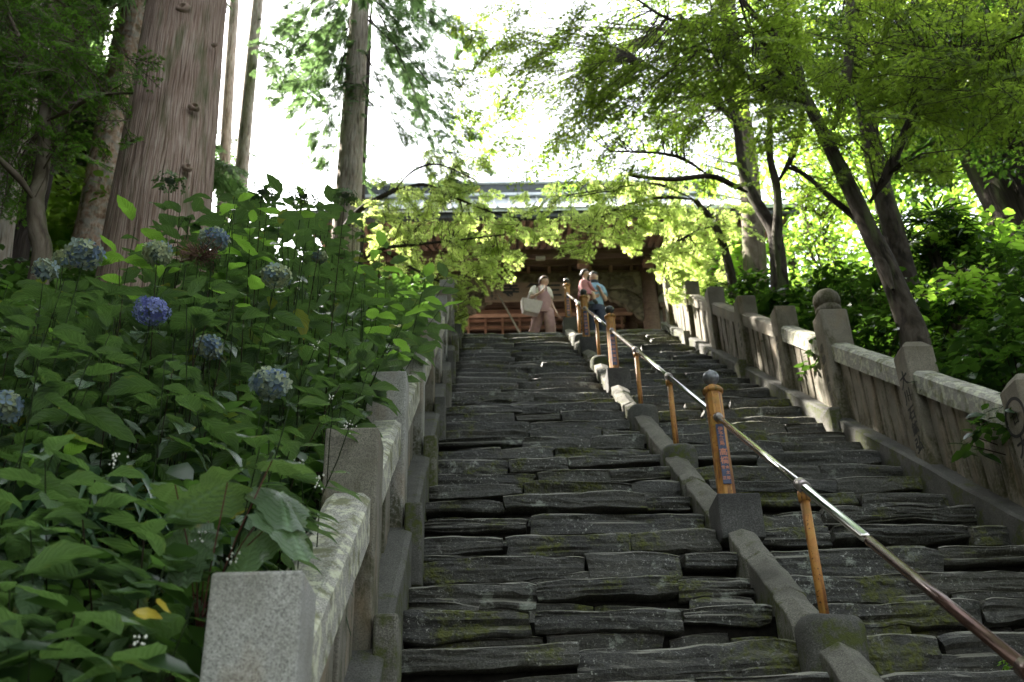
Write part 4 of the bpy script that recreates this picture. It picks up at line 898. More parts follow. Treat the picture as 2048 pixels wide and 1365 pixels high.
def trunk(name, pts, rad, mat, parent, **k):
    V, F, UV, C, rr = trunk_geo(pts, rad, **k)
    # constant u scale along the trunk so that the bark runs unbroken
    rmax = max(rr); n1 = k.get('n', 20) + 1; UV[:, 0] = np.tile(np.linspace(0, 2 * math.pi, n1) * rmax, len(UV) // n1)
    return link(name, tri_mesh(name, V, F, mat, uv=UV), parent), C, rr
def nearest(C, p):
    d = [(c - p).length for c in C]; i = int(np.argmin(d)); return C[i], i

# ------------------------------------------------------------------ maples built from their limbs
def zb(x, y): return (900 + .5605 * x, .5605 * y)
def limb(pix, Y0, Y1, r0, r1):
    n = len(pix); return [tuple(at(px, py, Y0 + (Y1 - Y0) * i / (n - 1))) for i, (px, py) in enumerate(pix)], list(np.linspace(r0, r1, n))
def maple_tree(label, limbs, blobs, leafmat, bark, leaf=.05, seed=0, group=None, dens=.9, base=None, n=16, thin=.02, spray=(.45, .75)):
    p0 = Vector(limbs[0][0][0]) if base is None else Vector(base); gz_ = float(ground_z([p0.x], [p0.y])[0]); root = empty('maple_tree', (p0.x, p0.y, gz_), label, 'tree', group); O = Vector(root.location)
    segs = []; CC = []; RR = []
    for i, (pts, rad) in enumerate(limbs):
        pts = [tuple(Vector(p) - O) for p in pts]
        if i: rad = [rad[0] * .3] + list(rad[1:])
        if i == 0: pts = [(pts[0][0] * .7, pts[0][1] * .7, -.3)] + pts if pts[0][2] > .25 else pts; rad = ([rad[0] * 1.2] + list(rad)) if len(rad) < len(pts) else rad
        o, C, rr = trunk('trunk' if i == 0 else 'limb', pts, rad, bark, root, n=n if i < 3 else 10, rough=.09, seed=seed + i * 3.1, m=5, flare=.25 if i == 0 else 0); CC += C; RR += rr
    r = np.random.default_rng(seed + 5); pos, out, S = [], [], []
    for (px, py, rad, Y, dY, nsp) in blobs:
        for _ in range(nsp):
            a = r.uniform(0, 2 * math.pi); q = rad * math.sqrt(r.random()); YY = Y + r.uniform(-dY, dY); c = at(px + q * math.cos(a), py + q * math.sin(a), YY) - O
            s = r.uniform(*spray); nc, j = nearest(CC, c); d = Vector((c - nc)); h = Vector((d.x, d.y, 0)); h = h.normalized() if h.length > .05 else Vector((math.cos(a), math.sin(a), 0))
            st = c - h * s * .5; pos.append(tuple(st)); out.append(tuple(h)); S.append(s)
            mid = nc.lerp(st, .5) + Vector(r.normal(0, .08, 3)) + Vector((0, 0, .06 * (st - nc).length)); rb = min(RR[j] * .5, .008 + .007 * (st - nc).length)
            segs.append((tuple(nc), tuple(mid), rb)); segs.append((tuple(mid), tuple(st), rb * .55))
    o, s2, nt = foliage_maple('crown', pos, out, S, leaf, root, leafmat, dens, seed=seed)
    segs_mesh('twigs', segs + s2, bark, root); print(label[:30], nt); return root
# right-hand near maple (leaning trunk behind the balustrade)
b2 = atX(1832, 700, 4.25); Y2 = 8.7
L_M2 = [limb([(1838, 735), (1828, 670), (1806, 610), (1774, 532), (1738, 460), (1707, 392), (1668, 312), (1640, 252), (1606, 185), (1590, 123), (1550, 70), (1500, 20), (1440, -60)], 8.7, 9.6, .125, .030),
        limb([(1740, 405), (1775, 350), (1800, 290), (1842, 200), (1890, 150), (1937, 118), (2000, 80), (2060, 40)], 8.9, 8.2, .055, .03),
        limb([(1668, 258), (1690, 170), (1700, 90), (1700, 0), (1690, -60)], 9.1, 9.0, .07, .04),
        limb([(1786, 580), (1766, 530), (1742, 480), (1712, 438), (1660, 395), (1610, 350), (1575, 335)], 8.72, 9.6, .06, .018),
        limb([(1640, 252), (1600, 205), (1530, 180), (1440, 110), (1380, 100), (1290, 90)], 9.2, 10.6, .05, .014),
        limb([(1595, 130), (1540, 105), (1480, 95), (1400, 60), (1320, 30), (1250, -20)], 9.3, 9.9, .045, .014),
        limb([(1842, 200), (1838, 150), (1845, 110), (1900, 95), (1960, 100), (2048, 70)], 8.6, 7.6, .03, .012),
        limb([(1606, 185), (1570, 160), (1540, 100), (1500, 60), (1480, 0)], 9.2, 8.6, .04, .015)]
B_M2 = [(1950, 60, 150, 8.0, 1.2, 46), (1800, 60, 150, 8.6, 1.5, 46), (1650, 60, 150, 9.0, 1.5, 46), (1500, 60, 130, 9.4, 1.2, 42), (1350, 40, 120, 9.5, 1.2, 34), (1250, 130, 90, 9.6, 1.0, 26), (1200, 180, 70, 9.5, .8, 16),
        (1560, 170, 110, 9.5, 1.2, 26), (1760, 180, 120, 8.8, 1.2, 24), (1940, 170, 110, 8.2, 1.0, 24), (2030, 120, 110, 7.8, .8, 20), (1420, 190, 90, 9.8, 1.0, 18), (1700, 290, 80, 9.5, 1.0, 8), (1850, 240, 80, 9.0, 1.0, 12), (1120, 60, 90, 10, 1, 14), (1000, 90, 90, 10.4, 1, 10)]
maple_tree('leaning forked maple rising behind the carved post on the right, dark canopy overhead', L_M2, B_M2, MT['maple_g'], MT['maple'], .052, 21, dens=.66)
# middle maple
L_M1 = [limb([(1572, 705), (1566, 650), (1560, 580), (1556, 520), (1548, 465), (1525, 425), (1502, 385), (1485, 340), (1478, 290), (1470, 230), (1440, 160), (1400, 100), (1360, 30)], 13, 13.6, .145, .035),
        limb([(1558, 560), (1554, 480), (1556, 430), (1553, 370), (1540, 315), (1540, 240), (1545, 170), (1560, 80)], 13, 13, .085, .03),
        limb([(1553, 370), (1583, 315), (1600, 265), (1602, 210), (1590, 150)], 13, 12.4, .06, .018),
        limb([(1495, 385), (1460, 368), (1420, 353), (1350, 359), (1300, 356), (1262, 350), (1268, 330)], 13.1, 12.2, .055, .018),
        limb([(1420, 353), (1370, 320), (1330, 308), (1280, 305), (1220, 303)], 12.9, 12.0, .035, .012),
        limb([(1478, 250), (1440, 215), (1390, 185), (1330, 150), (1280, 120)], 13.3, 13.5, .06, .02),
        limb([(1470, 230), (1435, 130), (1430, 60), (1420, 0)], 13.4, 14, .05, .02),
        limb([(1250, 350), (1235, 380), (1200, 385), (1150, 395)], 12.2, 12.4, .014, .006)]
B_M1 = [(1000, 60, 90, 13.5, 1.2, 16), (1080, 110, 80, 13.5, 1, 12), (960, 130, 70, 14, 1, 10), (1000, 270, 70, 14, 1, 8), (1180, 120, 100, 13.5, 1.2, 14), (1300, 300, 120, 12.6, 1.0, 16), (1400, 260, 110, 13.0, 1.2, 16), (1180, 260, 90, 13, 1.2, 14), (1080, 200, 100, 13.5, 1.2, 14), (1500, 220, 90, 13.5, 1.2, 18), (1600, 300, 90, 13.2, 1.2, 16), (1360, 180, 100, 13.5, 1.2, 18), (1250, 220, 90, 13, 1.2, 14), (1640, 200, 100, 13.0, 1.2, 22), (1450, 340, 60, 13, 1, 6), (1560, 110, 120, 14, 1.2, 20), (1680, 380, 60, 13.5, 1, 6), (1050, 120, 100, 14, 1, 12), (960, 200, 60, 14.5, 1, 5), (1120, 330, 70, 13.6, 1, 7)]
maple_tree('slender dark maple with a fork low down, behind the middle of the right balustrade', L_M1, B_M1, MT['maple_g'], MT['maple'], .050, 33, dens=.55)
# sunlit maple boughs before the gate, from the right
L_R = [limb([(1480, 690), (1470, 600), (1455, 520), (1430, 450), (1390, 400)], 15.2, 15, .10, .05), limb([(1390, 400), (1340, 395), (1290, 400), (1230, 420), (1180, 450)], 15, 14.4, .04, .01), limb([(1430, 450), (1380, 470), (1340, 500), (1325, 560)], 15, 14.6, .03, .008),
       limb([(1390, 400), (1320, 370), (1260, 372), (1140, 390)], 15, 14.5, .03, .01)]
B_R = [(1165, 452, 36, 14.5, .35, 8), (1150, 495, 24, 14.4, .3, 6), (1230, 425, 45, 14.6, .4, 12), (1250, 465, 35, 14.6, .4, 8), (1300, 440, 50, 14.7, .5, 14), (1375, 470, 55, 14.8, .5, 19), (1340, 525, 34, 14.6, .4, 12), (1350, 575, 26, 14.6, .3, 8), (1420, 500, 55, 15.2, .5, 19), (1420, 560, 45, 15.6, .5, 14), (1470, 440, 50, 15.2, .5, 14), (1200, 400, 50, 14.8, .5, 11), (1290, 395, 50, 15, .5, 11), (1100, 400, 45, 15, .5, 7), (1390, 420, 50, 15.2, .5, 12), (1080, 385, 40, 15.2, .4, 6), (1180, 385, 45, 15.0, .4, 7), (1350, 400, 60, 15.2, .5, 12), (1260, 380, 40, 15, .4, 6)]
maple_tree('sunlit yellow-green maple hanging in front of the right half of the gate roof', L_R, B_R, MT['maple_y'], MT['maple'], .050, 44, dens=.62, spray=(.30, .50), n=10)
# sunlit maple left of the gate
L_L = [limb([(700, 640), (690, 560), (680, 480), (720, 420), (790, 380)], 15.5, 16, .09, .045), limb([(700, 540), (760, 500), (830, 490), (920, 480), (1010, 470)], 15.5, 15, .04, .01), limb([(790, 380), (850, 370), (920, 400), (1000, 430), (1070, 440)], 16, 15.2, .035, .01), limb([(790, 380), (830, 340), (880, 330), (950, 360)], 16, 15.6, .03, .01),
       limb([(760, 500), (830, 540), (890, 570), (935, 600)], 15.5, 15.2, .03, .008)]
B_L = [(800, 440, 60, 15.8, .6, 16), (880, 420, 60, 15.8, .6, 18), (950, 440, 55, 15.6, .6, 17), (1020, 460, 48, 15.3, .4, 14), (1070, 445, 36, 15.2, .3, 8), (860, 500, 60, 15.6, .6, 20), (930, 510, 50, 15.4, .4, 17), (990, 510, 40, 15.3, .4, 11), (900, 360, 50, 16, .6, 11), (940, 330, 40, 16, .5, 7), (780, 490, 55, 15.8, .6, 14), (900, 570, 32, 15.3, .3, 9), (930, 590, 22, 15.2, .3, 6), (928, 632, 15, 15.2, .25, 4), (985, 540, 26, 15.2, .3, 4), (740, 440, 40, 16, .5, 7), (850, 330, 40, 16.2, .5, 6), (870, 560, 40, 15.6, .4, 9), (790, 400, 50, 16, .5, 14), (860, 385, 50, 16, .5, 14), (930, 390, 50, 15.8, .5, 12), (1000, 415, 40, 15.5, .4, 9)]
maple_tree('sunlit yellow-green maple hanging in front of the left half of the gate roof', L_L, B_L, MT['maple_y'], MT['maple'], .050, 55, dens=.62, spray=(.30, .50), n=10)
# left small maple before the cedars
def zc(x, y): return (x / 2.437, y / 2.437)
L_S = [limb([zc(*p) for p in ((200, 1300), (185, 1130), (172, 980), (190, 900), (212, 760), (216, 600), (228, 500), (245, 380), (262, 280), (258, 140), (240, -60))], 7.6, 7.9, .085, .03),
       limb([zc(*p) for p in ((165, 975), (100, 880), (0, 780), (-80, 700))], 7.6, 7.2, .035, .02), limb([zc(*p) for p in ((230, 590), (330, 540), (410, 495), (500, 462), (650, 455))], 7.7, 7.4, .028, .01),
       limb([zc(*p) for p in ((216, 480), (160, 330), (120, 230), (60, 110), (40, 20))], 7.7, 7.9, .035, .012), limb([zc(*p) for p in ((255, 330), (330, 240), (400, 170), (480, 90), (570, 20))], 7.8, 7.5, .03, .01)]
B_S = [(50, 50, 80, 8, 1.2, 40), (150, 40, 60, 8, 1.2, 30), (50, 160, 80, 8.2, 1.2, 36), (130, 140, 60, 8, 1.0, 24), (215, 60, 45, 7.6, .8, 8), (50, 280, 70, 8.4, 1.0, 24), (215, 190, 50, 7.6, .8, 8), (130, 250, 60, 8.2, 1.0, 14), (265, 120, 30, 7.4, .6, 5), (245, 290, 40, 7.8, .8, 4), (20, 380, 50, 8.6, .8, 6)]
maple_tree('small thin-trunked maple with dark green leaves in front of the cedars at the left edge', L_S, B_S, MT['maple_d'], MT['maple_l'], .036, 66, dens=.6, spray=(.3, .5))

# ------------------------------------------------------------------ cedars
def cedar_tree(label, pix, Y, rads, bark, n=24, ridge=.0, rough=.03, crown=None, group=None, flare=.2, seed=0, top=9.0, rn=14):
    pts = [at(px, py, Y) for px, py in pix]
    base = pts[0]; gz_ = float(ground_z([base.x], [Y])[0]); root = empty('cedar_tree', (base.x, Y, gz_), label, 'tree', group); O = Vector(root.location)
    P = [Vector((base.x, Y, gz_ - .2))] + pts[(1 if base.z < gz_ + .3 else 0):]; rad = [rads[0] * 1.06] + list(np.interp([p.z for p in P[1:]], [pts[0].z, pts[-1].z], [rads[0], rads[-1]]))
    d = (pts[-1] - pts[-2]).normalized(); tip = pts[-1] + d * top; P += [pts[-1] + d * top * .5, tip]; rad += [rads[-1] * .7, rads[-1] * .25]
    o, C, rr = trunk('trunk', [tuple(p - O) for p in P], rad, bark, root, n=n, ridge=ridge, rough=rough, m=14 if ridge else 6, flare=flare, seed=seed, rn=rn)
    return root, C, rr
def needle_template(seed):
    r = np.random.default_rng(seed); V = []; T = []
    for k in range(11):
        b = k / 11; n = 3
        for s in (-1, 1):
            a = s * math.radians(40 + r.uniform(-12, 12)); L = .34 * (1 - .5 * b) * r.uniform(.7, 1.1); p = np.array([b, 0, -.25 * b * b]); d = np.array([math.cos(a), math.sin(a), -.35 + r.uniform(-.15, .1)])
            for q in np.linspace(.15, 1, 4):
                for s2 in (-1, 1):
                    c = p + d * L * q; aa = a + s2 * .6; e = np.array([math.cos(aa), math.sin(aa), -.4 + r.uniform(-.3, .2)]) * .13; w = np.cross(e, [0, 0, 1]); w = w / np.linalg.norm(w) * .020
                    i = len(V); V += [c - w, c + w, c + e + w * .4, c + e * 1.15]; T += [(i, i + 1, i + 2), (i, i + 2, i + 3)]
    return np.array(V), np.array(T)
NTM = [needle_template(k) for k in range(3)]
def needles(root, C, rr, specs, mat=None, bark=None, seed=0, size=(.5, .9)):
    """specs: (start point, end point, drop, number of sprays) for each bough"""
    r = np.random.default_rng(seed); parts = [[], [], []]; segs = []; O = Vector(root.location); nb = 0
    for A, B, drop, n, rb in specs:
        A, B = Vector(A) - O, Vector(B) - O; pts = [A.lerp(B, t) + Vector((0, 0, -drop * t * t)) for t in np.linspace(0, 1, 7)]
        nb += 1
        for a, b, w in zip(pts[:-1], pts[1:], np.linspace(1, .3, 6)): segs.append((tuple(a), tuple(b), rb * w))
        for _ in range(n):
            t = r.uniform(.15, 1) ** .8; k = min(5, int(t * 6)); p = pts[k].lerp(pts[k + 1], t * 6 - k); h = (B - A); ang = math.atan2(h.y, h.x) + r.choice([-1, 1]) * r.uniform(.3, 1.3); tl = r.uniform(.1, 1.0)
            d = np.array([math.cos(ang), math.sin(ang), -tl]); up = np.array([math.cos(ang) * tl, math.sin(ang) * tl, 1]) + r.normal(0, .3, 3)
            p = p + Vector(r.normal(0, .16, 3)); M = mats([tuple(p)], [d], [up], [r.uniform(*size)]); parts[r.integers(0, 3)].append(M)
            q = p + Vector(d) * .2; segs.append((tuple(p), tuple(q), rb * .2))
    V, T = bake([(NTM[k][0], NTM[k][1], np.concatenate(parts[k])) for k in range(3) if parts[k]])
    tag(link('crown', tri_mesh('crown', V, T, mat or MT['needle']), root), kind='stuff'); segs_mesh('boughs', segs, bark or MT['darkbark'], root); return len(T)
def crown_specs(root, z0, z1, reach, n, r, per=26, x=0, drop=.8, rb=.035, away=None, vis=False):
    O = Vector(root.location); out = []
    for k in range(n):
        z = z0 + (z1 - z0) * (k + r.random()) / n; a = k * 2.4 + r.uniform(-.4, .4)
        if away is not None and (math.cos(a) * away[0] + math.sin(a) * away[1]) > .55: continue
        L = reach * (1 - .6 * (z - z0) / (z1 - z0)) * r.uniform(.75, 1.1); A = Vector((O.x, O.y, z)); E_ = A + Vector((math.cos(a) * L, math.sin(a) * L, .4))
        if not vis and E_.y > 1 and abs(E_.x) / E_.y < .62 and (E_.z - drop * L / 3 - 1.2) / E_.y < 1.10: continue
        out.append((A, A + Vector((math.cos(a) * L, math.sin(a) * L, .4)), drop * L / 3, per, rb))
    return out
R_ = random.Random(77)
# the big red-brown cedar
cA, C, rr = cedar_tree('huge red-brown cedar, the thickest trunk, with fibrous knotted bark behind the hydrangeas', [(300, 620), (312, 500), (324, 400), (340, 280), (358, 140), (376, 0), (384, -60)], 8.6, [.505, .42], MT['cedar'], n=220, ridge=.010, rough=.028, seed=4, top=12, flare=.10, rn=64)
for (px, py, r) in ((388, 215, .055), (325, 93, .05), (366, 16, .07), (374, 336, .05), (427, 92, .025)):
    dirv = Vector(ray(px, py)); cen = at(px, py, 8.6); axis = min(C, key=lambda c: abs(c.z - (cen.z - cA.location.z))) + Vector(cA.location); k = min(range(len(C)), key=lambda i: (C[i] + Vector(cA.location) - cen).length)
    off = cen.x - axis.x; R0 = rr[k] * 1.0; yy = axis.y - math.sqrt(max(.02, R0 * R0 - off * off)); p = at(px, py, yy)
    V = []; n = 12; q = random.Random(int(px)); nrm = Vector((off, yy - axis.y, 0)).normalized(); sd_ = Vector((0, 0, 1)).cross(nrm)
    for j, (d, h) in enumerate(((1.25, -.01), (1.0, .02), (.72, .038), (.5, .028), (.25, -.005))):
        for i in range(n):
            a = 2 * math.pi * i / n; w = r * d * (1 + .25 * mnoise.noise(Vector((math.cos(a) * 1.5, math.sin(a) * 1.5, px + j * .4)))); V.append(p + sd_ * (w * math.cos(a)) + Vector((0, 0, 1)) * (w * .8 * math.sin(a)) + nrm * (h + .012 * q.random()))
    V = [v - Vector(cA.location) for v in V]; F = [(j * n + i, j * n + (i + 1) % n, j * n + n + (i + 1) % n, j * n + n + i) for j in range(4) for i in range(n)] + [tuple(4 * n + i for i in range(n))]
    F = [f[::-1] for f in F]
    o = MB().add(V, F).build('knot', MT['cedar'], cA, True)
needles(cA, C, rr, crown_specs(cA, 13.8, 27, 6.5, 60, R_, per=60), seed=1, size=(.9, 1.5))
# its neighbours
cB, C, rr = cedar_tree('pale straight cedar with patchy flaking bark left of the huge cedar', [(170, 600), (184, 500), (205, 380), (228, 240), (250, 110), (272, -20)], 13.2, [.31, .235], MT['cedar_p'], n=40, rough=.03, seed=8, top=12); needles(cB, C, rr, crown_specs(cB, 17, 34, 5, 34, R_, per=40), seed=2, size=(.9, 1.4))
cC, C, rr = cedar_tree('slim mossy cedar just right of the huge cedar, the left one of a pair', [(440, 520), (446, 400), (456, 200), (470, -20)], 21, [.155, .13], MT['cedar_g'], n=24, seed=3, top=10); 
needles(cC, C, rr, crown_specs(cC, 27, 40, 4, 12, R_, per=24), seed=3, size=(.9, 1.4))
cD, C, rr = cedar_tree('slim mossy cedar just right of the huge cedar, the right one of a pair', [(470, 520), (478, 400), (496, 200), (518, -20)], 20, [.18, .145], MT['cedar_g'], n=24, seed=5, top=10)
needles(cD, C, rr, [(at(500, 120, 20), at(560, 60, 19.5), .6, 8, .03), (at(510, 40, 20), at(600, 20, 19), .8, 9, .03), (at(505, 80, 20), at(580, 140, 19), .6, 8, .03)] + crown_specs(cD, 26, 40, 4, 12, R_, per=24, away=(-SUN_DIR.x, -SUN_DIR.y)), seed=4, size=(.8, 1.2))
cE, C, rr = cedar_tree('tall pale grey cedar standing alone against the bright sky left of the gate', [(672, 660), (684, 560), (696, 400), (708, 200), (722, -20)], 17, [.30, .20], MT['cedar_g'], n=48, ridge=.008, seed=6, top=12)
bE = [((724, 30), (960, 220), 1.0, 30), ((722, -40), (880, 30), .5, 34), ((712, 40), (590, 150), .8, 26), ((712, -20), (640, 90), .6, 30), ((722, 90), (820, 260), .8, 22), ((700, 60), (660, 200), 1.2, 34), ((705, 20), (640, 260), 1.0, 34), ((720, 10), (850, 170), .8, 40), ((725, -20), (900, 120), .6, 44), ((718, 150), (745, 190), .4, 8), ((760, 30), (890, 260), 1.5, 40), ((725, -60), (960, 60), .6, 44), ((715, -40), (560, 100), 1.2, 40), ((715, -60), (540, 40), .8, 36), ((715, -80), (800, 60), .5, 30), ((715, 250), (735, 330), .6, 6), ((850, 170), (930, 300), .8, 22), ((700, -30), (600, 180), 1, 24)]
needles(cE, C, rr, [(at(*a, 17), at(*b, 15.8 + (k % 4) * .7), d, int(n * 2.6), .03) for k, (a, b, d, n) in enumerate(bE)] + crown_specs(cE, 20, 34, 3.6, 34, R_, per=36), seed=5, size=(.17, .34))
cF, C, rr = cedar_tree('dark cedar half hidden right behind the pale grey cedar', [(712, 620), (718, 450), (728, 250), (736, 120)], 19, [.14, .07], MT['darkbark'], n=16, seed=7, top=2)
LT = [('dark leaning trunk at the far left edge behind the small maple', [(10, 600), (30, 480), (60, 420), (110, 200), (150, -20)], 11.5, [.20, .16], 'darkbark'),
      ('grey trunk cut by the left edge of the picture', [(-25, 600), (-5, 460), (18, 350), (60, 150), (90, -20)], 9.5, [.17, .13], 'cedar_g'),
      ('dark reddish cedar far back between the small maple and the pale cedar', [(90, 600), (100, 500), (120, 350), (150, 150), (180, -20)], 18, [.30, .2], 'darkbark'),
      ('dim cedar far back just left of the pale patchy cedar', [(135, 600), (145, 480), (165, 300), (190, 100), (205, -20)], 22, [.24, .2], 'darkbark')]
for k, (lb, px, Y, rd_, mt) in enumerate(LT):
    c_, C, rr = cedar_tree(lb, px, Y, rd_, MT[mt], n=20, seed=10 + k, top=10); needles(c_, C, rr, crown_specs(c_, float(ground_z([c_.location.x], [Y])[0]) + (5 if k == 2 else 9 if Y > 12 else 13), 16 if k == 2 else 20 if Y > 12 else 30, 3.4, 22, R_, per=16, vis=True), seed=20 + k, size=(.8, 1.5))
for k, (x, y, z0, z1, rc) in enumerate([(-9.6, 14.2, 16.2, 27, 4.7), (-8.6, 11.0, 14.5, 24, 4.5), (-12.5, 16.5, 19, 28, 3.6)]):  # unseen cedars added to keep the sun off the lower right balustrade
    gz_ = float(ground_z([x], [y])[0]); root = empty('cedar_tree', (x, y, gz_), 'added high-crowned cedar out of view at left, ' + ['level with the middle of the stairs', 'level with the first orange post', 'level with the upper stairs'][k], 'tree', 'added unseen cedars left of the picture')
    trunk('trunk', [(0, 0, -.3), (0, .1, 9), (.1, .1, z1 - gz_)], [.38, .3, .08], MT['cedar'], root, n=16, m=5)
    needles(root, None, None, crown_specs(root, z0, z1, rc, 60, R_, per=46, rb=.05), seed=60 + k, size=(1.2, 2.0))
# trees outside the picture on the left that shade the lower stairs
for k, (x, y) in enumerate([(-11.5, 6), (-12, 10.5), (-15.0, 8), (-14.5, 13.5), (-18, 16), (-9.5, 1.5), (-14, 3), (-18, 10)]):
    gz_ = float(ground_z([x], [y])[0]); root = empty('cedar_tree', (x, y, gz_), 'cedar out of view on the left slope, ' + ['nearer of two level with the orange post', 'farther up by the pale patchy cedar', 'deep in the wood by the orange post', 'deep in the wood by the pale cedar', 'highest up the slope', 'beside the photographer', 'farthest left beside the photographer', 'farthest left up the slope'][k], 'tree', 'cedars beyond the left edge')
    trunk('trunk', [(0, 0, -.3), (0, .1, 8), (.1, .1, 18)], [.35, .28, .08], MT['cedar'], root, n=16, m=5)
    needles(root, None, None, crown_specs(root, gz_ + 3.5, gz_ + 18, 4.6, 40, R_, per=30, rb=.05), seed=40 + k, size=(1.2, 2.0))
# ------------------------------------------------------------------ broad-leaved trees and thickets
SL = [simple_leaf(1, .5), simple_leaf(1, .62, .1, .3), simple_leaf(1, .42, .3, .05)]
def leafy(name, pts, leaf, parent, mat, seed=0, per=7, spread=.12, flat=.6, jit=.35, segs=None, segr=.004, shapes=SL):
    """rosettes of leaves at the points"""
    r = np.random.default_rng(seed); pts = np.asarray(pts, float); n = len(pts); parts = [[] for _ in shapes]
    for k in range(per):
        a = 2 * math.pi * k / per + r.uniform(-.4, .4, n) + np.arange(n) * 1.3; el = r.uniform(-.6, .35, n) if flat else r.uniform(-1.2, 1.2, n)
        d = np.stack([np.cos(a), np.sin(a), el], 1); p = pts + d * spread * r.uniform(.1, 1, n)[:, None] + np.stack([np.zeros(n), np.zeros(n), r.uniform(-.5, .3, n) * spread * 2], 1)
        up = np.stack([r.normal(0, jit, n), r.normal(0, jit, n), np.ones(n)], 1); M = mats(p, d, up, leaf * r.uniform(.6, 1.2, n)); idx = r.integers(0, len(shapes), n)
        for q in range(len(shapes)): parts[q].append(M[idx == q])
    V, T = bake([(shapes[q][0], shapes[q][1], np.concatenate(parts[q])) for q in range(len(shapes))])
    o = link(name, tri_mesh(name, V, T, mat), parent); tag(o, kind='stuff'); return o
def blob_pts(blobs, O, seed, rel=True):
    """blobs: (px, py, radius px, Y, dY, n)"""
    r = np.random.default_rng(seed); out = []
    for px, py, rad, Y, dY, n in blobs:
        a = r.uniform(0, 2 * math.pi, n); q = rad * np.sqrt(r.random(n)); YY = Y + r.uniform(-dY, dY, n)
        for i in range(n): out.append(np.array(at(px + q[i] * math.cos(a[i]), py + q[i] * math.sin(a[i]), YY[i])) - np.array(O))
    return np.array(out)
def broad_tree(label, limbs, blobs, mat, bark, leaf, seed, group=None, per=7, n=20, rough=.05, thin=True, name='broadleaf_tree', cat='tree', spread=None, ridge=0):
    p0 = Vector(limbs[0][0][0]); gz_ = float(ground_z([p0.x], [p0.y])[0]); root = empty(name, (p0.x, p0.y, gz_), label, cat, group); O = Vector(root.location); CC = []; segs = []
    for i, (pts, rad) in enumerate(limbs):
        pts = [tuple(Vector(p) - O) for p in pts]; rad = list(rad)
        if i == 0 and pts[0][2] > .1: pts = [(0, 0, -.3)] + pts; rad = [rad[0] * 1.15] + rad
        o, C, rr = trunk('trunk' if i == 0 else 'limb', pts, rad, bark, root, n=n if i == 0 else 10, rough=rough, seed=seed, m=5 if not ridge else 12, flare=.2 if i == 0 else 0, ridge=ridge if i == 0 else 0); CC += C
    P = blob_pts(blobs, O, seed); leafy('crown', P, leaf, root, mat, seed, per, spread or leaf * 1.3)
    r = random.Random(seed); A = np.array(CC)
    for p in P[::max(1, len(P) // 260)]:
        k = int(np.argmin(((A - p) ** 2).sum(1))); c = A[k]; mid = (c + p) / 2 + np.array([r.uniform(-.1, .1), r.uniform(-.1, .1), .1]); segs += [(tuple(c), tuple(mid), .018), (tuple(mid), tuple(p), .009)]
    segs_mesh('branches', segs, bark, root); return root
L_T4 = [limb([(1515, 700), (1512, 600), (1508, 500), (1500, 380), (1490, 280), (1478, 200), (1460, 60), (1450, -40)], 17.5, 17.5, .25, .18), limb([(1492, 290), (1440, 200), (1400, 120), (1330, 60)], 17.5, 17, .08, .03), limb([(1480, 210), (1530, 130), (1560, 20)], 17.5, 17.5, .08, .03)]
broad_tree('broad upright trunk mottled by sun standing behind the slender forked maple', L_T4, [(1300, 120, 150, 18, 1.5, 190), (1450, 60, 140, 18, 1.5, 220), (1600, 60, 130, 18, 1.5, 200), (1250, 260, 110, 18, 1.5, 70), (1380, 300, 90, 18, 1.5, 60), (1120, 330, 60, 18, 1, 30), (1000, 250, 90, 19, 1.5, 36), (940, 280, 60, 19, 1.5, 30), (1610, 200, 90, 18, 1.5, 60), (1040, 120, 120, 19, 1, 60)], MT['far_l'], MT['maple_l'], .13, 71)
L_T3 = [limb([(1838, 700), (1826, 620), (1806, 540), (1784, 450), (1764, 380), (1745, 300), (1728, 200), (1712, 90), (1705, -40)], 11.5, 11.5, .155, .12), limb([(1740, 260), (1760, 180), (1800, 80)], 11.5, 11, .05, .02)]
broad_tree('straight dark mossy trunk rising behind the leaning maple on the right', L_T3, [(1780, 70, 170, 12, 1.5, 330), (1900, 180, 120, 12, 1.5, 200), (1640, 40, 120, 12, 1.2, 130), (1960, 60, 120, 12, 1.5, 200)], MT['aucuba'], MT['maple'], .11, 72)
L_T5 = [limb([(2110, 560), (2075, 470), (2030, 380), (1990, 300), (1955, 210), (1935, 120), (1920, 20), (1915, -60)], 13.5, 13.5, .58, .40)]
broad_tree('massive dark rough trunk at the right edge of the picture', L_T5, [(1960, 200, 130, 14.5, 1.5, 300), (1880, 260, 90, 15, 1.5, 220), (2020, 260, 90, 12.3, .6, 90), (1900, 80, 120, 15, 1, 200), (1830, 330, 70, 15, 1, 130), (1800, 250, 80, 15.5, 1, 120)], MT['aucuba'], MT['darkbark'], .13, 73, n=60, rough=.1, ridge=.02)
# hanging leafy bough at the right edge, in the sun
L_RB = [limb([(2160, 330), (2100, 200), (2060, 160), (2010, 180), (1990, 240)], 9.5, 9.2, .05, .012), limb([(2060, 160), (2030, 250), (2020, 300)], 9.4, 9.2, .02, .008)]
broad_tree('bright green leafy bough hanging in from the right edge', L_RB, [(2020, 190, 55, 9.2, .4, 44), (2000, 250, 40, 9.2, .4, 26), (2040, 280, 40, 9.2, .4, 26), (1985, 155, 25, 9.2, .3, 12), (2045, 110, 50, 9.2, .4, 24)], MT['far_l'], MT['maple'], .062, 74, per=8)
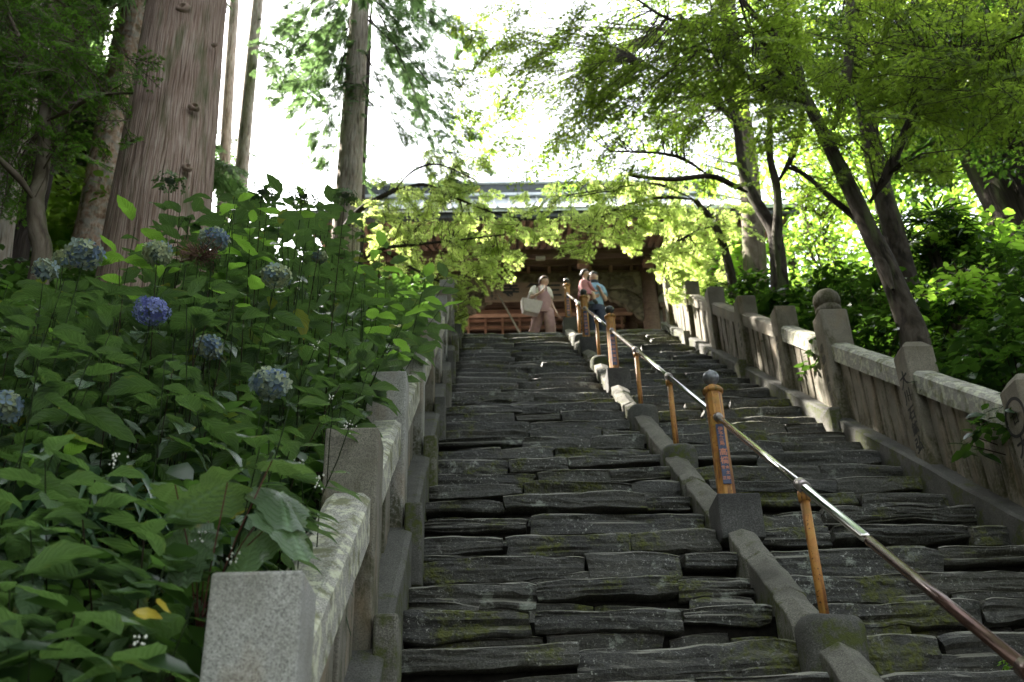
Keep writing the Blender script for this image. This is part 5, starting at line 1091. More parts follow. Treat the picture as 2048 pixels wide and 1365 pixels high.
# bright broad-leaved thicket behind the right balustrade
tk = [('yellow-green broad-leaved bush glowing in the sun, highest at the right behind the palm', [(1905, 440, 28, 12.0, .4, 22), (1985, 460, 34, 12.0, .4, 20), (1900, 475, 40, 12.2, .4, 26), (1960, 520, 50, 12.4, .5, 30), (2030, 530, 40, 12.4, .4, 22)], 'brightl', .17, (1960, 700), 12.2),
      ('low yellow-green bush with broad leaves just right of the leaning maple', [(1950, 560, 30, 10, .3, 16), (1920, 565, 34, 10, .3, 18), (1880, 590, 34, 10, .3, 20), (1845, 620, 24, 9.8, .3, 14), (1975, 590, 30, 10, .3, 12), (1875, 625, 20, 9.8, .2, 10)], 'brightl', .15, (1900, 720), 10),
      ('pale green small-leaved thicket at the foot of the massive dark trunk', [(2010, 590, 60, 13, .8, 70), (1980, 640, 60, 13, .8, 60), (2040, 640, 50, 12, .8, 50), (1930, 500, 60, 13.5, .8, 60)], 'far_l', .09, (2000, 740), 12.6),
      ('sunlit shrub with broad leaves beside the top of the right balustrade', [(1440, 530, 50, 18.2, .6, 70), (1400, 585, 36, 18, .5, 50), (1470, 590, 40, 18, .5, 50), (1500, 500, 40, 18.5, .5, 40), (1370, 600, 22, 17.6, .3, 24)], 'brightl', .16, (1440, 660), 18.1),
      ('loose green thicket seen between the forked maple and the leaning maple', [(1640, 440, 60, 17, 1, 44), (1620, 500, 60, 17, 1, 44), (1680, 520, 50, 16.5, 1, 44), (1600, 400, 40, 17.5, 1, 16), (1660, 580, 50, 15.5, 1, 60), (1600, 580, 30, 16, .6, 30), (1740, 580, 40, 15.5, .8, 50), (1780, 620, 40, 15, .8, 50), (1690, 400, 40, 17, 1, 30)], 'far_l', .11, (1660, 660), 16.4)]
for k, (lb, bl, mt, lf, (bx, by), Y) in enumerate(tk):
    p = at(bx, by, Y); p.z = float(ground_z([p.x], [p.y])[0]); L = []
    for j in range(4):
        b = bl[j % len(bl)]; q = at(b[0], b[1], b[3]); L.append(([tuple(p + Vector((.05 * j, 0, -.1))), tuple(p.lerp(q, .5) + Vector((.1, 0, .1))), tuple(q)], [.035, .02, .008]))
    broad_tree(lb, L, bl, MT[mt], MT['maple_l'], lf, 80 + k, per=7, n=8, name='leafy_bush', cat='bush')
# background woods beyond the terrace and the slopes
def wood(label, x, y, h, rad, n, mat, seed, trunk_r=.22, group=None, low=.3):
    gz_ = float(ground_z([x], [y])[0]); root = empty('background_tree', (x, y, gz_), label, 'tree', group); r = np.random.default_rng(seed)
    trunk('trunk', [(0, 0, -.3), (.1, 0, h * .5), (0, .1, h * .95)], [trunk_r, trunk_r * .7, .05], MT['darkbark'], root, n=10, m=4)
    u = r.normal(size=(n, 3)); u /= np.linalg.norm(u, axis=1)[:, None]; q = r.random(n) ** .45
    lump = 1 + .35 * vnoise(u * 2.2 + seed, 3); P = u * (q * lump)[:, None] * [rad, rad, h * (1 - low) / 2] + [0, 0, h * (1 + low) / 2]
    leafy('crown', P, .22, root, mat, seed, 6, .3); return root
WD = [(-10.5, 17, 8, 2.6), (-13, 21, 13, 3.4), (-15, 18, 13, 3.4), (-17, 25, 16, 4), (-21, 22, 16, 5), (-10.5, 23, 6, 2.4)]
for k, (x, y, h, rd_) in enumerate(WD):
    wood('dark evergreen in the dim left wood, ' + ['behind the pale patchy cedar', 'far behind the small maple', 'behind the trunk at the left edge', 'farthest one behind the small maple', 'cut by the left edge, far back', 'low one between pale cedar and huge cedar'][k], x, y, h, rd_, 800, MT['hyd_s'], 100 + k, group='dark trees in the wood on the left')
for k, (x, y, h, rd_) in enumerate([(9, 19, 9, 2.6), (12, 17, 11, 3.2), (8.5, 24, 11, 3), (13, 23, 13, 4), (10.5, 14.5, 8, 2.0)]):
    wood('leafy background tree with backlit leaves, ' + ['between the forked and the leaning maple', 'behind the straight mossy trunk', 'right behind the broad mottled trunk', 'farthest one behind the fan palm', 'beside the massive dark trunk'][k], x, y, h, rd_, 480, MT['far_l'], 130 + k, group='leafy trees behind the right-hand trunks', low=.1)
for k, (x, y, h, rd_) in enumerate([(-6.0, 14.2, 2.2, 1.3), (-8.4, 16.0, 2.6, 1.6), (-5.2, 18.5, 2.6, 1.5)]):
    wood('low bush glowing green in the sun, ' + ['left of the huge cedar trunk', 'between small maple and pale patchy cedar', 'right of the huge cedar behind the paired cedars'][k], x, y, h, rd_, 380, MT['far_l'], 150 + k, .05, 'sunlit bushes behind the left cedars', low=.0)
for k, (x, y, h, rd_) in enumerate([(-8, -4, 15, 4.2), (-2.5, -9, 16, 4.5), (4, -8.5, 17, 4.5), (9.5, -4, 16, 4.2), (9.5, 2.0, 15, 3.8), (13, 6.5, 15, 4), (1, -15, 18, 5), (-9, -12, 18, 5)]):  # unseen trees added behind and beside the camera, made dense to darken the risers
    wood('tall unseen leafy tree behind the photographer, ' + ['near left', 'middle left', 'middle right', 'near right', 'right beside the foot of the stairs', 'right beyond the balustrade', 'farthest straight back', 'farthest back left'][k], x, y, h * 1.15, rd_ * 1.25, 2400, MT['hyd_s'], 170 + k, .3, 'unseen trees behind the photographer', low=.25)
# windmill palm
pr_ = at(1856, 480, 12.0); gz_ = float(ground_z([pr_.x], [12.0])[0]); palm = empty('fan_palm', (pr_.x, 12.0, gz_), 'fan palm with drooping split fronds behind the leaning maple', 'palm'); PO = Vector(palm.location)
trunk('trunk', [(0, 0, -.2), (.05, 0, (pr_.z - gz_) * .5), tuple(pr_ - PO)], [.09, .08, .08], MT['darkbark'], palm, n=12, m=4)
def fan(R1, n=18, spread=2.5, droop=.5):
    V = []; T = []
    for k in range(n):
        a = -spread + 2 * spread * k / (n - 1); d = np.array([math.cos(a), math.sin(a), 0]); w = np.array([-math.sin(a), math.cos(a), 0]); i = len(V)
        for t, ww in ((.02, .004), (.45, .030), (.8, .018), (1.0, .002)):
            c = d * t * R1 + [0, 0, -droop * R1 * t ** 3 * (.6 + .4 * math.sin(k * 2.1))]; V += [c - w * ww * R1 * 1.3 + [0, 0, .012], c, c + w * ww * R1 * 1.3 + [0, 0, .012]]
        for q in range(3):
            for s in (0, 1): a0 = i + q * 3 + s; T += [(a0, a0 + 1, a0 + 4), (a0, a0 + 4, a0 + 3)]
    return np.array(V), np.array(T)
FN = tri_mesh('frond', *fan(.48), MT['aucuba'], smooth=False)
rp = random.Random(4)
for k in range(15):
    a = k * 2.39; el = rp.uniform(-.5, .9); d = Vector((math.cos(a) * math.cos(el), math.sin(a) * math.cos(el), math.sin(el))); L = rp.uniform(.35, .6); tip = pr_ - PO + d * L
    f = link('frond', FN, palm, M=Matrix.Translation(tip) @ d.to_track_quat('X', 'Z').to_matrix().to_4x4() @ Matrix.Rotation(rp.uniform(.2, .7), 4, 'Y') @ Matrix.Rotation(rp.uniform(-.4, .4), 4, 'X'))
    MB().tube([Vector((-L, 0, 0)), Vector((0, 0, 0))], .008, 5).build('stalk', MT['stem'], f, True)
# dark glossy shrubs along the right balustrade
rr_ = np.random.default_rng(8); k = 0
SH = [(3.95, 6.3), (4.2, 7.3), (4.9, 6.8), (4.35, 8.0), (5.0, 8.2), (5.8, 7.8), (4.1, 9.6), (4.9, 9.9), (6.0, 9.2), (6.9, 8.8), (4.2, 11.2), (5.1, 11.6), (6.3, 10.8), (4.3, 12.6), (5.4, 13.2), (4.5, 14.4), (6.6, 12.4), (7.6, 10.6), (4.3, 15.9), (8.0, 12.6), (7.6, 8.2), (4.0, 5.2), (5.0, 5.6)]
SHL = ['behind the rail between the two nearest carved posts', 'right behind the carved post with five characters', 'two steps back from the carved post with five characters', 'against the near side of the leaning maple', 'just right of the leaning maple trunk', 'below the low yellow-green bush', 'behind the post with the round stone finial', 'between the leaning maple and the round finial', 'under the straight mossy trunk', 'below the fan palm', 'behind the post above the round finial', 'left of the straight mossy trunk', 'left of the fan palm at its foot', 'right of the forked maple trunk', 'between forked maple and leaning maple, far back', 'at the foot of the forked maple', 'behind the straight mossy trunk', 'right of the fan palm at its foot', 'behind the topmost balustrade posts', 'under the highest yellow-green bush', 'at the right edge below the massive trunk', 'right behind the post with the round crest', 'at the right edge behind the post with the round crest']
for k, (x, y) in enumerate(SH):
    g = float(ground_z([x], [y])[0]); h = .55 + .25 * min(2.2, max(0, x - 4.2)) + rr_.uniform(-.08, .18); root = empty('evergreen_shrub', (x, y, g), 'dark glossy evergreen shrub ' + SHL[k], 'shrub', 'glossy shrubs behind the right balustrade')
    n = 90; P = []; segs = []
    for j in range(n):
        a = rr_.uniform(0, 6.28); q = .68 * math.sqrt(rr_.random()); z = h * (1 - .45 * (q / .68) ** 2) * rr_.uniform(.45, 1.05); P.append((q * math.cos(a), q * math.sin(a), z))
        if j % 4 == 0: segs.append(((0, 0, -.1), P[-1], .008))
    leafy('foliage', P, .135, root, MT['aucuba'], 200 + k, 7, .07, jit=.4); segs_mesh('stems', segs, MT['stem_b'], root)

# ------------------------------------------------------------------ hydrangeas: shoots with large leaves, each leaf a part
HL = []; HY = []; HP = []
for k in range(7):
    V, T, UV = leaf_shape(1, .48 + .04 * (k % 3), 9, .48 - .08 * (k % 2), .18 + .10 * (k % 4), .44, .075, seed=k); HL.append(tri_mesh('leaf', V, T, MT['hyd'], uv=UV)); HY.append(tri_mesh('leaf', V, T, MT['hyd_y'], uv=UV)); HP.append(tri_mesh('leaf', V, T, MT['hyd_l'], uv=UV))
rh = random.Random(42)
HEADS = []
def blocked(p):
    x, y, d = proj(p)
    return any((x - hx) ** 2 + (y - hy) ** 2 < (hr + 34) ** 2 and d < hd + .05 for hx, hy, hr, hd in HEADS)
LIMX, LIMY = [-50, 150, 230, 300, 360, 420, 480, 620, 700, 760, 850, 900, 1000], [560, 565, 560, 505, 440, 405, 400, 415, 425, 500, 550, 610, 640]
def hedge_top(x, y):
    z = slope(y, .9)
    while z > -1:
        px, py, d = proj((x, y, z))
        if py > np.interp(px, LIMX, LIMY): break
        z -= .03
    return z
def shoot(root, base, top, n_pair, leaf, lean=0, tipsize=.8, stem_r=.003, first=.25, phase=None, young=0):
    if young == 0 and rh.random() < .10: young = 1
    O = Vector(root.location); B, Tp = Vector(base) - O, Vector(top) - O; mid = B.lerp(Tp, .5) + Vector((rh.uniform(-.08, .08), rh.uniform(-.08, .08), 0)); pts = [Vector(p) for p in spline([tuple(B), tuple(mid), tuple(Tp)], 4)]
    MB().tube(pts, list(np.linspace(stem_r * 1.3, stem_r * .7, len(pts))), 6).build('stem', MT['stem_b'] if rh.random() < .3 else MT['stem'], root, True)
    ax = (Tp - mid).normalized(); ph = rh.uniform(0, 3.14) if phase is None else phase
    for k in range(n_pair):
        u = 1 - (1 - first) * (k / max(1, n_pair - 1)) ** 1.0 * .95; p = pts[min(len(pts) - 1, int(u * (len(pts) - 1)))] if u < 1 else pts[-1]
        i0 = u * (len(pts) - 1); i = min(len(pts) - 2, int(i0)); p = pts[i].lerp(pts[i + 1], i0 - i)
        s = leaf * (tipsize if k == 0 else 1) * (1.0 if k < 4 else .9)
        for sg in (0, math.pi):
            if k > 2 and rh.random() < .12: continue
            a = ph + k * math.pi / 2 + sg + rh.uniform(-.3, .3); el = (.48 - .26 * k if k < 3 else -.22) + rh.uniform(-.25, .18); sz = s * rh.uniform(.72, 1.12)
            d = Vector((math.cos(a) * math.cos(el), math.sin(a) * math.cos(el), math.sin(el))); pet = .022 + .02 * rh.random()
            M = Matrix.Translation(p + d * pet) @ d.to_track_quat('X', 'Z').to_matrix().to_4x4() @ Matrix.Rotation(rh.uniform(-.35, .35), 4, 'X') @ Matrix.Diagonal((sz, sz * rh.uniform(.85, 1.1), sz, 1))
            tip_ = O + M @ Vector((1, 0, 0))
            if tip_.x > -.79 and tip_.y < 3.4: continue
            if blocked(O + M @ Vector((.5, 0, 0))) or blocked(O + M @ Vector((1, 0, 0))): continue
            link('leaf', (HP if young == -1 else HY if k < young else HL)[rh.randrange(7)], root, M=M)
# four-petalled florets
def floret(seed, cup=.25):
    r = random.Random(seed); V = []; T = []
    for k in range(4):
        a = k * math.pi / 2 + r.uniform(-.12, .12); d = np.array([math.cos(a), math.sin(a), 0]); w = np.array([-math.sin(a), math.cos(a), 0]); i = len(V); z = .05 + .05 * (k % 2)
        V += [np.array([0, 0, z * .3]), d * .5 + w * .36 + [0, 0, z + cup * .2], d * .95 + w * .26 + [0, 0, z + cup * .55], d * 1.02 + [0, 0, z + cup * .5], d * .95 - w * .26 + [0, 0, z + cup * .55], d * .5 - w * .36 + [0, 0, z + cup * .2], d * .6 + [0, 0, z + cup * .1]]
        T += [(i, i + 6, i + 1), (i + 1, i + 6, i + 2), (i + 2, i + 6, i + 3), (i + 3, i + 6, i + 4), (i + 4, i + 6, i + 5), (i + 5, i + 6, i)]
    return np.array(V), np.array(T)
def m_petal(name, stops):
    s = NT(name); col = s.ramp(s.math('ADD', s.math('MULTIPLY', s.rnd(), .65), s.math('MULTIPLY', s.noise(s.pos(), 22, 2), .35)), stops); s.fin(col, .6, spec=.3); tb = s.n('BsdfTranslucent'); s.set(tb.inputs[0], col); mx = s.n('MixShader', i_0=.25)
    s.t.links.new(s.b.outputs[0], mx.inputs[1]); s.t.links.new(tb.outputs[0], mx.inputs[2]); s.t.links.new(mx.outputs[0], s.out.inputs[0]); return s.m
PB = m_petal('fading_blue_petals', [(.15, (.08, .115, .19)), (.34, (.13, .19, .26)), (.48, (.20, .26, .24)), (.68, (.29, .33, .21)), (.9, (.19, .23, .12))])
PG = m_petal('greenish_petals', [(.2, (.15, .22, .27)), (.42, (.28, .33, .19)), (.7, (.34, .37, .20)), (.9, (.22, .27, .12))]); PV = m_petal('violet_blue_petals', [(.15, (.085, .095, .30)), (.5, (.17, .20, .44)), (.85, (.32, .36, .58))]); PD = m_petal('green_fruit_petals', [(.2, (.05, .09, .03)), (.8, (.12, .17, .06))])
FM = {}
for nm, mt in (('b', PB), ('g', PG), ('v', PV), ('d', PD)): FM[nm] = [tri_mesh('floret', *floret(k), mt, smooth=False) for k in range(3)]
CORE = m_plain('bloom_core', (.10, .13, .09), .8, var=.3)
def flower_head(root, c, R1, kind, n, fs, flat=.72, dome=True):
    O = Vector(root.location); h = empty('flower_head', Vector(c) - O); h.parent = root; sc = .6 if kind != 'd' else .3
    core = MB().lathe([(.05 * R1, -.6 * R1 * sc), (.75 * R1 * sc, -.3 * R1 * sc), (R1 * sc, 0), (.7 * R1 * sc, .5 * R1 * sc * flat), (.2 * R1 * sc, .7 * R1 * flat * sc)], 12).build('core', CORE, h, True)
    for k in range(n):
        z = 1 - (k + .5) / n * 1.93; a = k * 2.39996 + rh.uniform(-.15, .15); q = math.sqrt(max(0, 1 - z * z)); d = Vector((q * math.cos(a), q * math.sin(a), z * (flat)))
        if not dome: d = Vector((math.sqrt((k + .5) / n) * math.cos(a), math.sqrt((k + .5) / n) * math.sin(a), .1 - .25 * (k + .5) / n))
        nr = Vector((d.x, d.y, d.z / flat + (.5 if not dome else 0))).normalized(); p = d * R1 * rh.uniform(.86, 1.04)
        M = Matrix.Translation(p) @ (nr + Vector((rh.uniform(-.3, .3), rh.uniform(-.3, .3), rh.uniform(-.3, .3)))).to_track_quat('Z', 'Y').to_matrix().to_4x4() @ Matrix.Rotation(rh.uniform(0, 1.5), 4, 'Z') @ Matrix.Scale(fs * rh.uniform(.8, 1.15), 4)
        link('floret', FM[kind][rh.randrange(3)], h, M=M)
    return h
# the flowering ones, one bush for each bloom: pixel of the bloom, its radius, kind, label
HB = [((170, 508), 40, 'b', .62, 'hydrangea with the large blue and green flower head before the pale patchy cedar'),
      ((128, 518), 20, 'g', .8, 'hydrangea with a small greenish flower head tucked behind the large blue one'),
      ((90, 540), 25, 'b', .8, 'hydrangea with a small blue-topped flower head, leftmost of the upper row'),
      ((316, 506), 31, 'g', .7, 'hydrangea with a cream-green flower head in front of the base of the huge cedar'),
      ((428, 480), 32, 'b', .7, 'hydrangea with a pale blue flower head beside the withered brown bloom'),
      ((552, 552), 33, 'g', .7, 'hydrangea with a cream and blue flower head in mid hedge, right of the cedar trunk'),
      ((303, 622), 35, 'v', .75, 'hydrangea with the only vivid violet-blue mophead'),
      ((418, 695), 30, 'b', .75, 'hydrangea with a fading blue flower head lower right of the violet-blue mophead'),
      ((540, 768), 42, 'b', .72, 'hydrangea with the big blue-grey flower head low down nearest the granite balustrade'),
      ((8, 815), 36, 'b', .9, 'hydrangea with a blue flower head cut off by the left edge'),
      ((640, 515), 16, 'g', .5, 'hydrangea with a tiny pale bloom among leaves below the tall pale cedar')]
def bush_root(x, y, label, group=None): return empty('hydrangea_bush', (x, y, float(ground_z([x], [y])[0])), label, 'hydrangea', group)
def hbase(p, dx=0, dy=0): x, y = min(-.9, p.x + rh.uniform(-.12, .12) + dx), p.y + rh.uniform(-.1, .2) + dy; return Vector((x, y, float(ground_z([x], [y])[0])))
YH = {0: 3.9, 1: 4.2, 2: 4.1, 3: 4.5, 4: 4.7, 5: 4.7, 6: 4.2, 7: 4.4, 8: 3.7, 9: 3.5, 10: 5.4}
for k, ((px, py), rp_, kd, fl, lb) in enumerate(HB):
    q = proj(at(px, py, YH[k])); HEADS.append((px, py, rp_, q[2]))
for k, ((px, py), rp_, kd, fl, lb) in enumerate(HB):
    Y = YH[k]; c = at(px, py, Y); R1 = rp_ * (1 if kd == 'v' else .88) / PF * (Y * .875 + c.z * .485); b = hbase(c); root = bush_root(b.x, b.y, lb)
    flower_head(root, c, R1, kd, 110 if kd == 'v' else (64 if rp_ > 28 else 34), .0165 if kd == 'v' else .024, fl)
    shoot(root, b, c - Vector((0, 0, R1 * .6)), 6, .185, tipsize=.8, first=.35)
    for j in range(3):
        a = rh.uniform(0, 6.28); q = c + Vector((math.cos(a) * rh.uniform(.15, .35), math.sin(a) * rh.uniform(.1, .3), -rh.uniform(.10, .35))); 
        shoot(root, hbase(q), q, 6, .18, first=.4)
w = at(308, 655, 4.15); 
# budded green heads standing above the hedge
for k, ((px, py), rp_, lb) in enumerate([((340, 362), 34, 'tall hydrangea shoot with a flat green seed head against the huge cedar trunk'), ((524, 384), 28, 'tall hydrangea with a flat green seed head against bright sky, left one of two'), ((606, 392), 28, 'tall hydrangea with a flat green seed head against bright sky, right one of two'), ((690, 392), 24, 'hydrangea shoot with a loose green seed head in front of the tall pale grey cedar')]):
    Y = 5.2; c = at(px, py, Y); b = hbase(c); root = bush_root(b.x, b.y, lb); flower_head(root, c, rp_ / PF * 7, 'd', 30, .022, .45, False); shoot(root, b, c - Vector((0, 0, .03)), 6, .15, tipsize=.6, first=.45)
    q = c + Vector((.15, -.1, -.35)); shoot(root, hbase(q), q, 5, .16, first=.5)
# withered brown bloom
c = at(398, 512, 4.3); b = hbase(c); root = bush_root(b.x, b.y, 'hydrangea stem with a withered brown seed head before the huge cedar'); segs = []
for k in range(240):
    a, z = rh.uniform(0, 6.28), rh.uniform(-.5, 1); p = Vector((math.cos(a) * .09, math.sin(a) * .09, z * .07)); p *= rh.uniform(.3, 1.15); segs.append((tuple(p * .4 + c - root.location), tuple(p + c - root.location), .0016)); segs.append((tuple(p + c - root.location), tuple(p * 1.1 + Vector((rh.uniform(-.015, .015), rh.uniform(-.015, .015), .008)) + c - root.location), .0035))
segs_mesh('withered_head', segs, m_plain('withered_brown', (.11, .055, .035), .9, var=.3), root); shoot(root, b, c - Vector((0, 0, .04)), 3, .12, first=.6)
# the leafy hedge around them
def top_off(x, y):                     # height of the hedge over the line of sight that runs parallel to the stairs
    return float(np.interp(-x, [.85, 1.1, 1.5, 2.2, 3.0, 4.0, 6], [-.62, -.38, -.02, .06, -.12, -.1, .1])) + (.0 if y > 3.6 else -.12)
n_sh = 0
cells = {}
for _ in range(285):
    y = 3.25 + (11.0 - 3.25) * rh.random() ** 1.45; x = -.92 - rh.random() ** .9 * min(3.6, .36 * y + .9)
    if rh.random() < .0: continue
    dx, dy = x + 3.4, y - 8.6
    if dx * dx + dy * dy < .5 or (y < 3.9 and x > -1.45): continue
    cells.setdefault((int(-x / .8), int(y / 1.15)), []).append((x, y))
LMK = [(170, 508, 'the large blue flower head at upper left'), (316, 506, 'the cream-green flower head'), (428, 480, 'the withered brown bloom'), (552, 552, 'the cream and blue flower head'), (303, 622, 'the violet-blue mophead'), (418, 695, 'the fading blue flower head'), (540, 768, 'the big blue-grey flower head'), (8, 815, 'the flower head at the left edge'), (690, 392, 'the tall pale grey cedar'), (560, 985, 'the coarse lobed leaves'), (700, 885, 'the second granite post'), (800, 706, 'the fourth granite post'), (870, 600, 'the farthest granite posts'), (110, 925, 'the low bush at lower left')]
seen = {}
def where(px, py):
    d = sorted(LMK, key=lambda l: (l[0] - px) ** 2 + (l[1] - py) ** 2)[0]; dx, dy = px - d[0], py - d[1]
    return ('right of ' if dx > 0 else 'left of ') + d[2] if abs(dx) > abs(dy) else ('below ' if dy > 0 else 'above ') + d[2]
for (i, j), L in sorted(cells.items(), key=lambda c: c[0][1]):
    x0, y0 = L[0]; pj = proj((x0, y0, hedge_top(x0, y0) - .3)); wl = where(pj[0], pj[1]); k = seen[wl] = seen.get(wl, 0) + 1
    root = bush_root(x0, y0, ['bloomless hydrangea, nearest one ', 'bloomless hydrangea, second one back ', 'bloomless hydrangea, third one back ', 'bloomless hydrangea, fourth one back ', 'bloomless hydrangea, fifth one back ', 'bloomless hydrangea, farthest back '][min(k - 1, 5)] + wl, 'leafy hydrangeas without blooms')
    for (x, y) in L:
        z = hedge_top(x, y) - (rh.random() ** 1.3) * (1.15 if y < 5.2 else .6); g = float(ground_z([x], [y])[0])
        if z < g + .3: continue
        if blocked((x, y, z)): z -= .3
        shoot(root, (x, y, g), (x + rh.uniform(-.12, .16), y + rh.uniform(-.15, .1), z), 10 if y < 6 else 8, rh.uniform(.17, .24), first=.12, tipsize=.75); n_sh += 1
# bright young shoots catching the light (upper middle, and beside the balustrade top)
for (px, py, Y, lb) in [(470, 410, 4.9, 'tall hydrangea shoot with large bright leaves just right of the huge cedar'), (270, 455, 4.8, 'hydrangea shoot with small bright leaves in front of the foot of the huge cedar'), (500, 455, 5.0, 'bright leafy hydrangea shoot just below the tallest one'), (850, 560, 6.6, 'hydrangea shoot reaching right over the balustrade toward the stairs'), (800, 640, 5.6, 'hydrangea shoot drooping over the granite post top'), (760, 500, 6.6, 'slender hydrangea shoot in front of the sunlit maple')]:
    c = at(px, py, Y); x = min(-.9, c.x); root = bush_root(x, Y + .1, lb); b = Vector(root.location); shoot(root, b, c, 5, .19, first=.55, tipsize=.9, young=3); q = c + Vector((-.12, .1, -.22)); shoot(root, b, q, 5, .16, first=.5)
# near plant in the lower left corner
for k, (px, py, Y) in enumerate([(90, 925, 2.9), (190, 960, 2.9), (60, 1040, 2.75), (165, 1040, 2.8), (290, 1060, 2.9), (20, 1150, 2.6), (150, 1230, 2.6), (330, 1130, 2.8), (260, 1290, 2.55), (60, 1290, 2.5), (390, 1200, 2.75), (20, 960, 3.0), (350, 1330, 2.55)]):
    c = at(px, py, Y); x, y = min(-.9, c.x), Y + .25; lb = 'low leafy hydrangea with rounded leaves, ' + ['back left, beside the strap leaves', 'back right, beside the strap leaves', 'left middle of the near clump', 'centre of the near clump', 'right middle, below the toothed leaves', 'left edge, lower half', 'just left of the bright yellow leaf', 'just above the yellowing leaf', 'just below the bright yellow leaf', 'in the bottom left corner', 'touching the nearest granite post', 'left edge, topmost of the near clump', 'at the foot of the nearest granite post'][k]
    root = bush_root(x, y, lb, 'low hydrangeas in the near left corner'); shoot(root, Vector((x, y, float(ground_z([x], [y])[0]))), c, 7, .205, first=.6, tipsize=.85, young=-1)
for g_, (lb, L) in enumerate([('hydrangea spilling over the fourth and fifth granite posts', [(800, 655, 6.0), (840, 690, 6.3), (770, 700, 5.6), (745, 650, 5.9)]), ('hydrangea spilling over the farthest granite posts toward the stairs', [(865, 575, 7.2), (880, 620, 7.4), (835, 600, 7.0), (860, 655, 7.0), (895, 560, 8.2)]), ('hydrangea leaning on the third granite post', [(735, 745, 5.0), (700, 700, 5.0), (680, 770, 4.7)])]):
    c = at(*L[0]); root = bush_root(-.92, c.y + .1, lb)
    for px, py, Y in L:
        c = at(px, py, Y); b = Vector((-.92 - .1 * rh.random(), Y + rh.uniform(-.1, .25), 0)); b.z = float(ground_z([b.x], [b.y])[0]); shoot(root, b, c, 6, .2, first=.45, tipsize=.9)
print('shoots', n_sh)
# yellowing leaves
yl = m_leaf('yellowed_leaf', (.45, .36, .03), (.55, .42, .05), .4, (.7, .6, .1), .5, .3, 'rnd', True)
Vl, Tl, Ul = leaf_shape(1, .62, 7, .25, .2, .45, .05, seed=3); ym = tri_mesh('fallen_leaf', Vl, Tl, yl, uv=Ul)
for (px, py, Y, a, lb) in [(265, 1225, 2.62, .3, 'bright yellow leaf caught among green leaves, the left one of two'), (312, 1205, 2.62, 1.2, 'yellowing leaf standing upright beside the bright yellow one')]:
    o = link('yellow_leaf', ym, None, M=Matrix.Translation(at(px, py, Y)) @ Matrix.Rotation(a, 4, 'Z') @ Matrix.Rotation(.9, 4, 'X') @ Matrix.Scale(.075, 4)); tag(o, lb, 'leaf')
# strap-leaved clump
Vs = []; Ts = []; Us = []
for i in range(9):
    u = i / 8; w = .022 * math.sin(math.pi * (u * .9 + .08)) ** .6; x = u * .9; z = .75 * u - 1.05 * u ** 2.4
    for s in (-1, 0, 1): Vs.append((x * .62, s * w, z * .75 + abs(s) * .006)); Us.append((u, s))
    if i:
        for s in (0, 1): a = (i - 1) * 3 + s; Ts += [(a, a + 1, a + 4), (a, a + 4, a + 3)]
SM = tri_mesh('blade', np.array(Vs), np.array(Ts), MT['strap'], uv=np.array(Us))
for k, (px, py, Y) in enumerate([(60, 960, 3.5), (200, 940, 3.7), (330, 960, 3.9), (120, 900, 3.9), (470, 1000, 4.0)]):
    c = at(px, py, Y); c.z -= .25; root = empty('strap_leaf_clump', c, 'clump of long arching strap leaves, %s' % ['at the left edge above the low bush', 'between the low bush and the middle hydrangeas', 'left of the coarse lobed leaves', 'half hidden behind the clump at the left edge', 'under the coarse lobed leaves'][k], 'plant')
    for j in range(16):
        a = j * 2.4 + rh.uniform(-.3, .3); s = rh.uniform(.6, 1.0); link('blade', SM, root, M=Matrix.Rotation(a, 4, 'Z') @ Matrix.Rotation(rh.uniform(-.35, .3), 4, 'Y') @ Matrix.Scale(s, 4))
    MB().tube([(0, 0, -.75), (0, 0, .02)], .02, 8).build('stem', MT['stem'], root, True)
# coarse lobed leaves on red stalks
def lobed(seed, n=34):
    r = random.Random(seed); V = [(0, 0, 0)]; UV = [(0, 0)]; ring = []
    for i in range(n):
        a = -2.75 + 5.5 * i / (n - 1); lob = 1.0 * (.72 + .28 * abs(math.cos(a * 1.25)) ** .7) * (1.15 if abs(a) < .5 else 1); q = lob * (1 + (.055 if i % 2 else -.055)) * (.78 if abs(a) > 2 else 1)
        for t in (.5, 1.0): V.append((q * t * math.cos(a) * .62 + .18 * t, q * t * math.sin(a) * .55, -.13 * t * t + .03 * math.sin(a * 5) * t)); UV.append((t, a / 2.75))
    T = []
    for i in range(n - 1): a = 1 + 2 * i; T += [(0, a, a + 2), (a, a + 1, a + 3), (a, a + 3, a + 2)]
    return np.array(V), np.array(T), np.array(UV)
LM = [tri_mesh('leaf', *lobed(k)[:2], MT['lobed'], uv=lobed(k)[2]) for k in range(2)]
c0 = at(500, 1000, 3.0); lr = empty('coarse_leaved_plant', (min(-.86, c0.x), c0.y + .1, float(ground_z([-.9], [3.1])[0])), 'plant with large toothed lobed leaves on red stalks beside the near granite posts', 'plant')
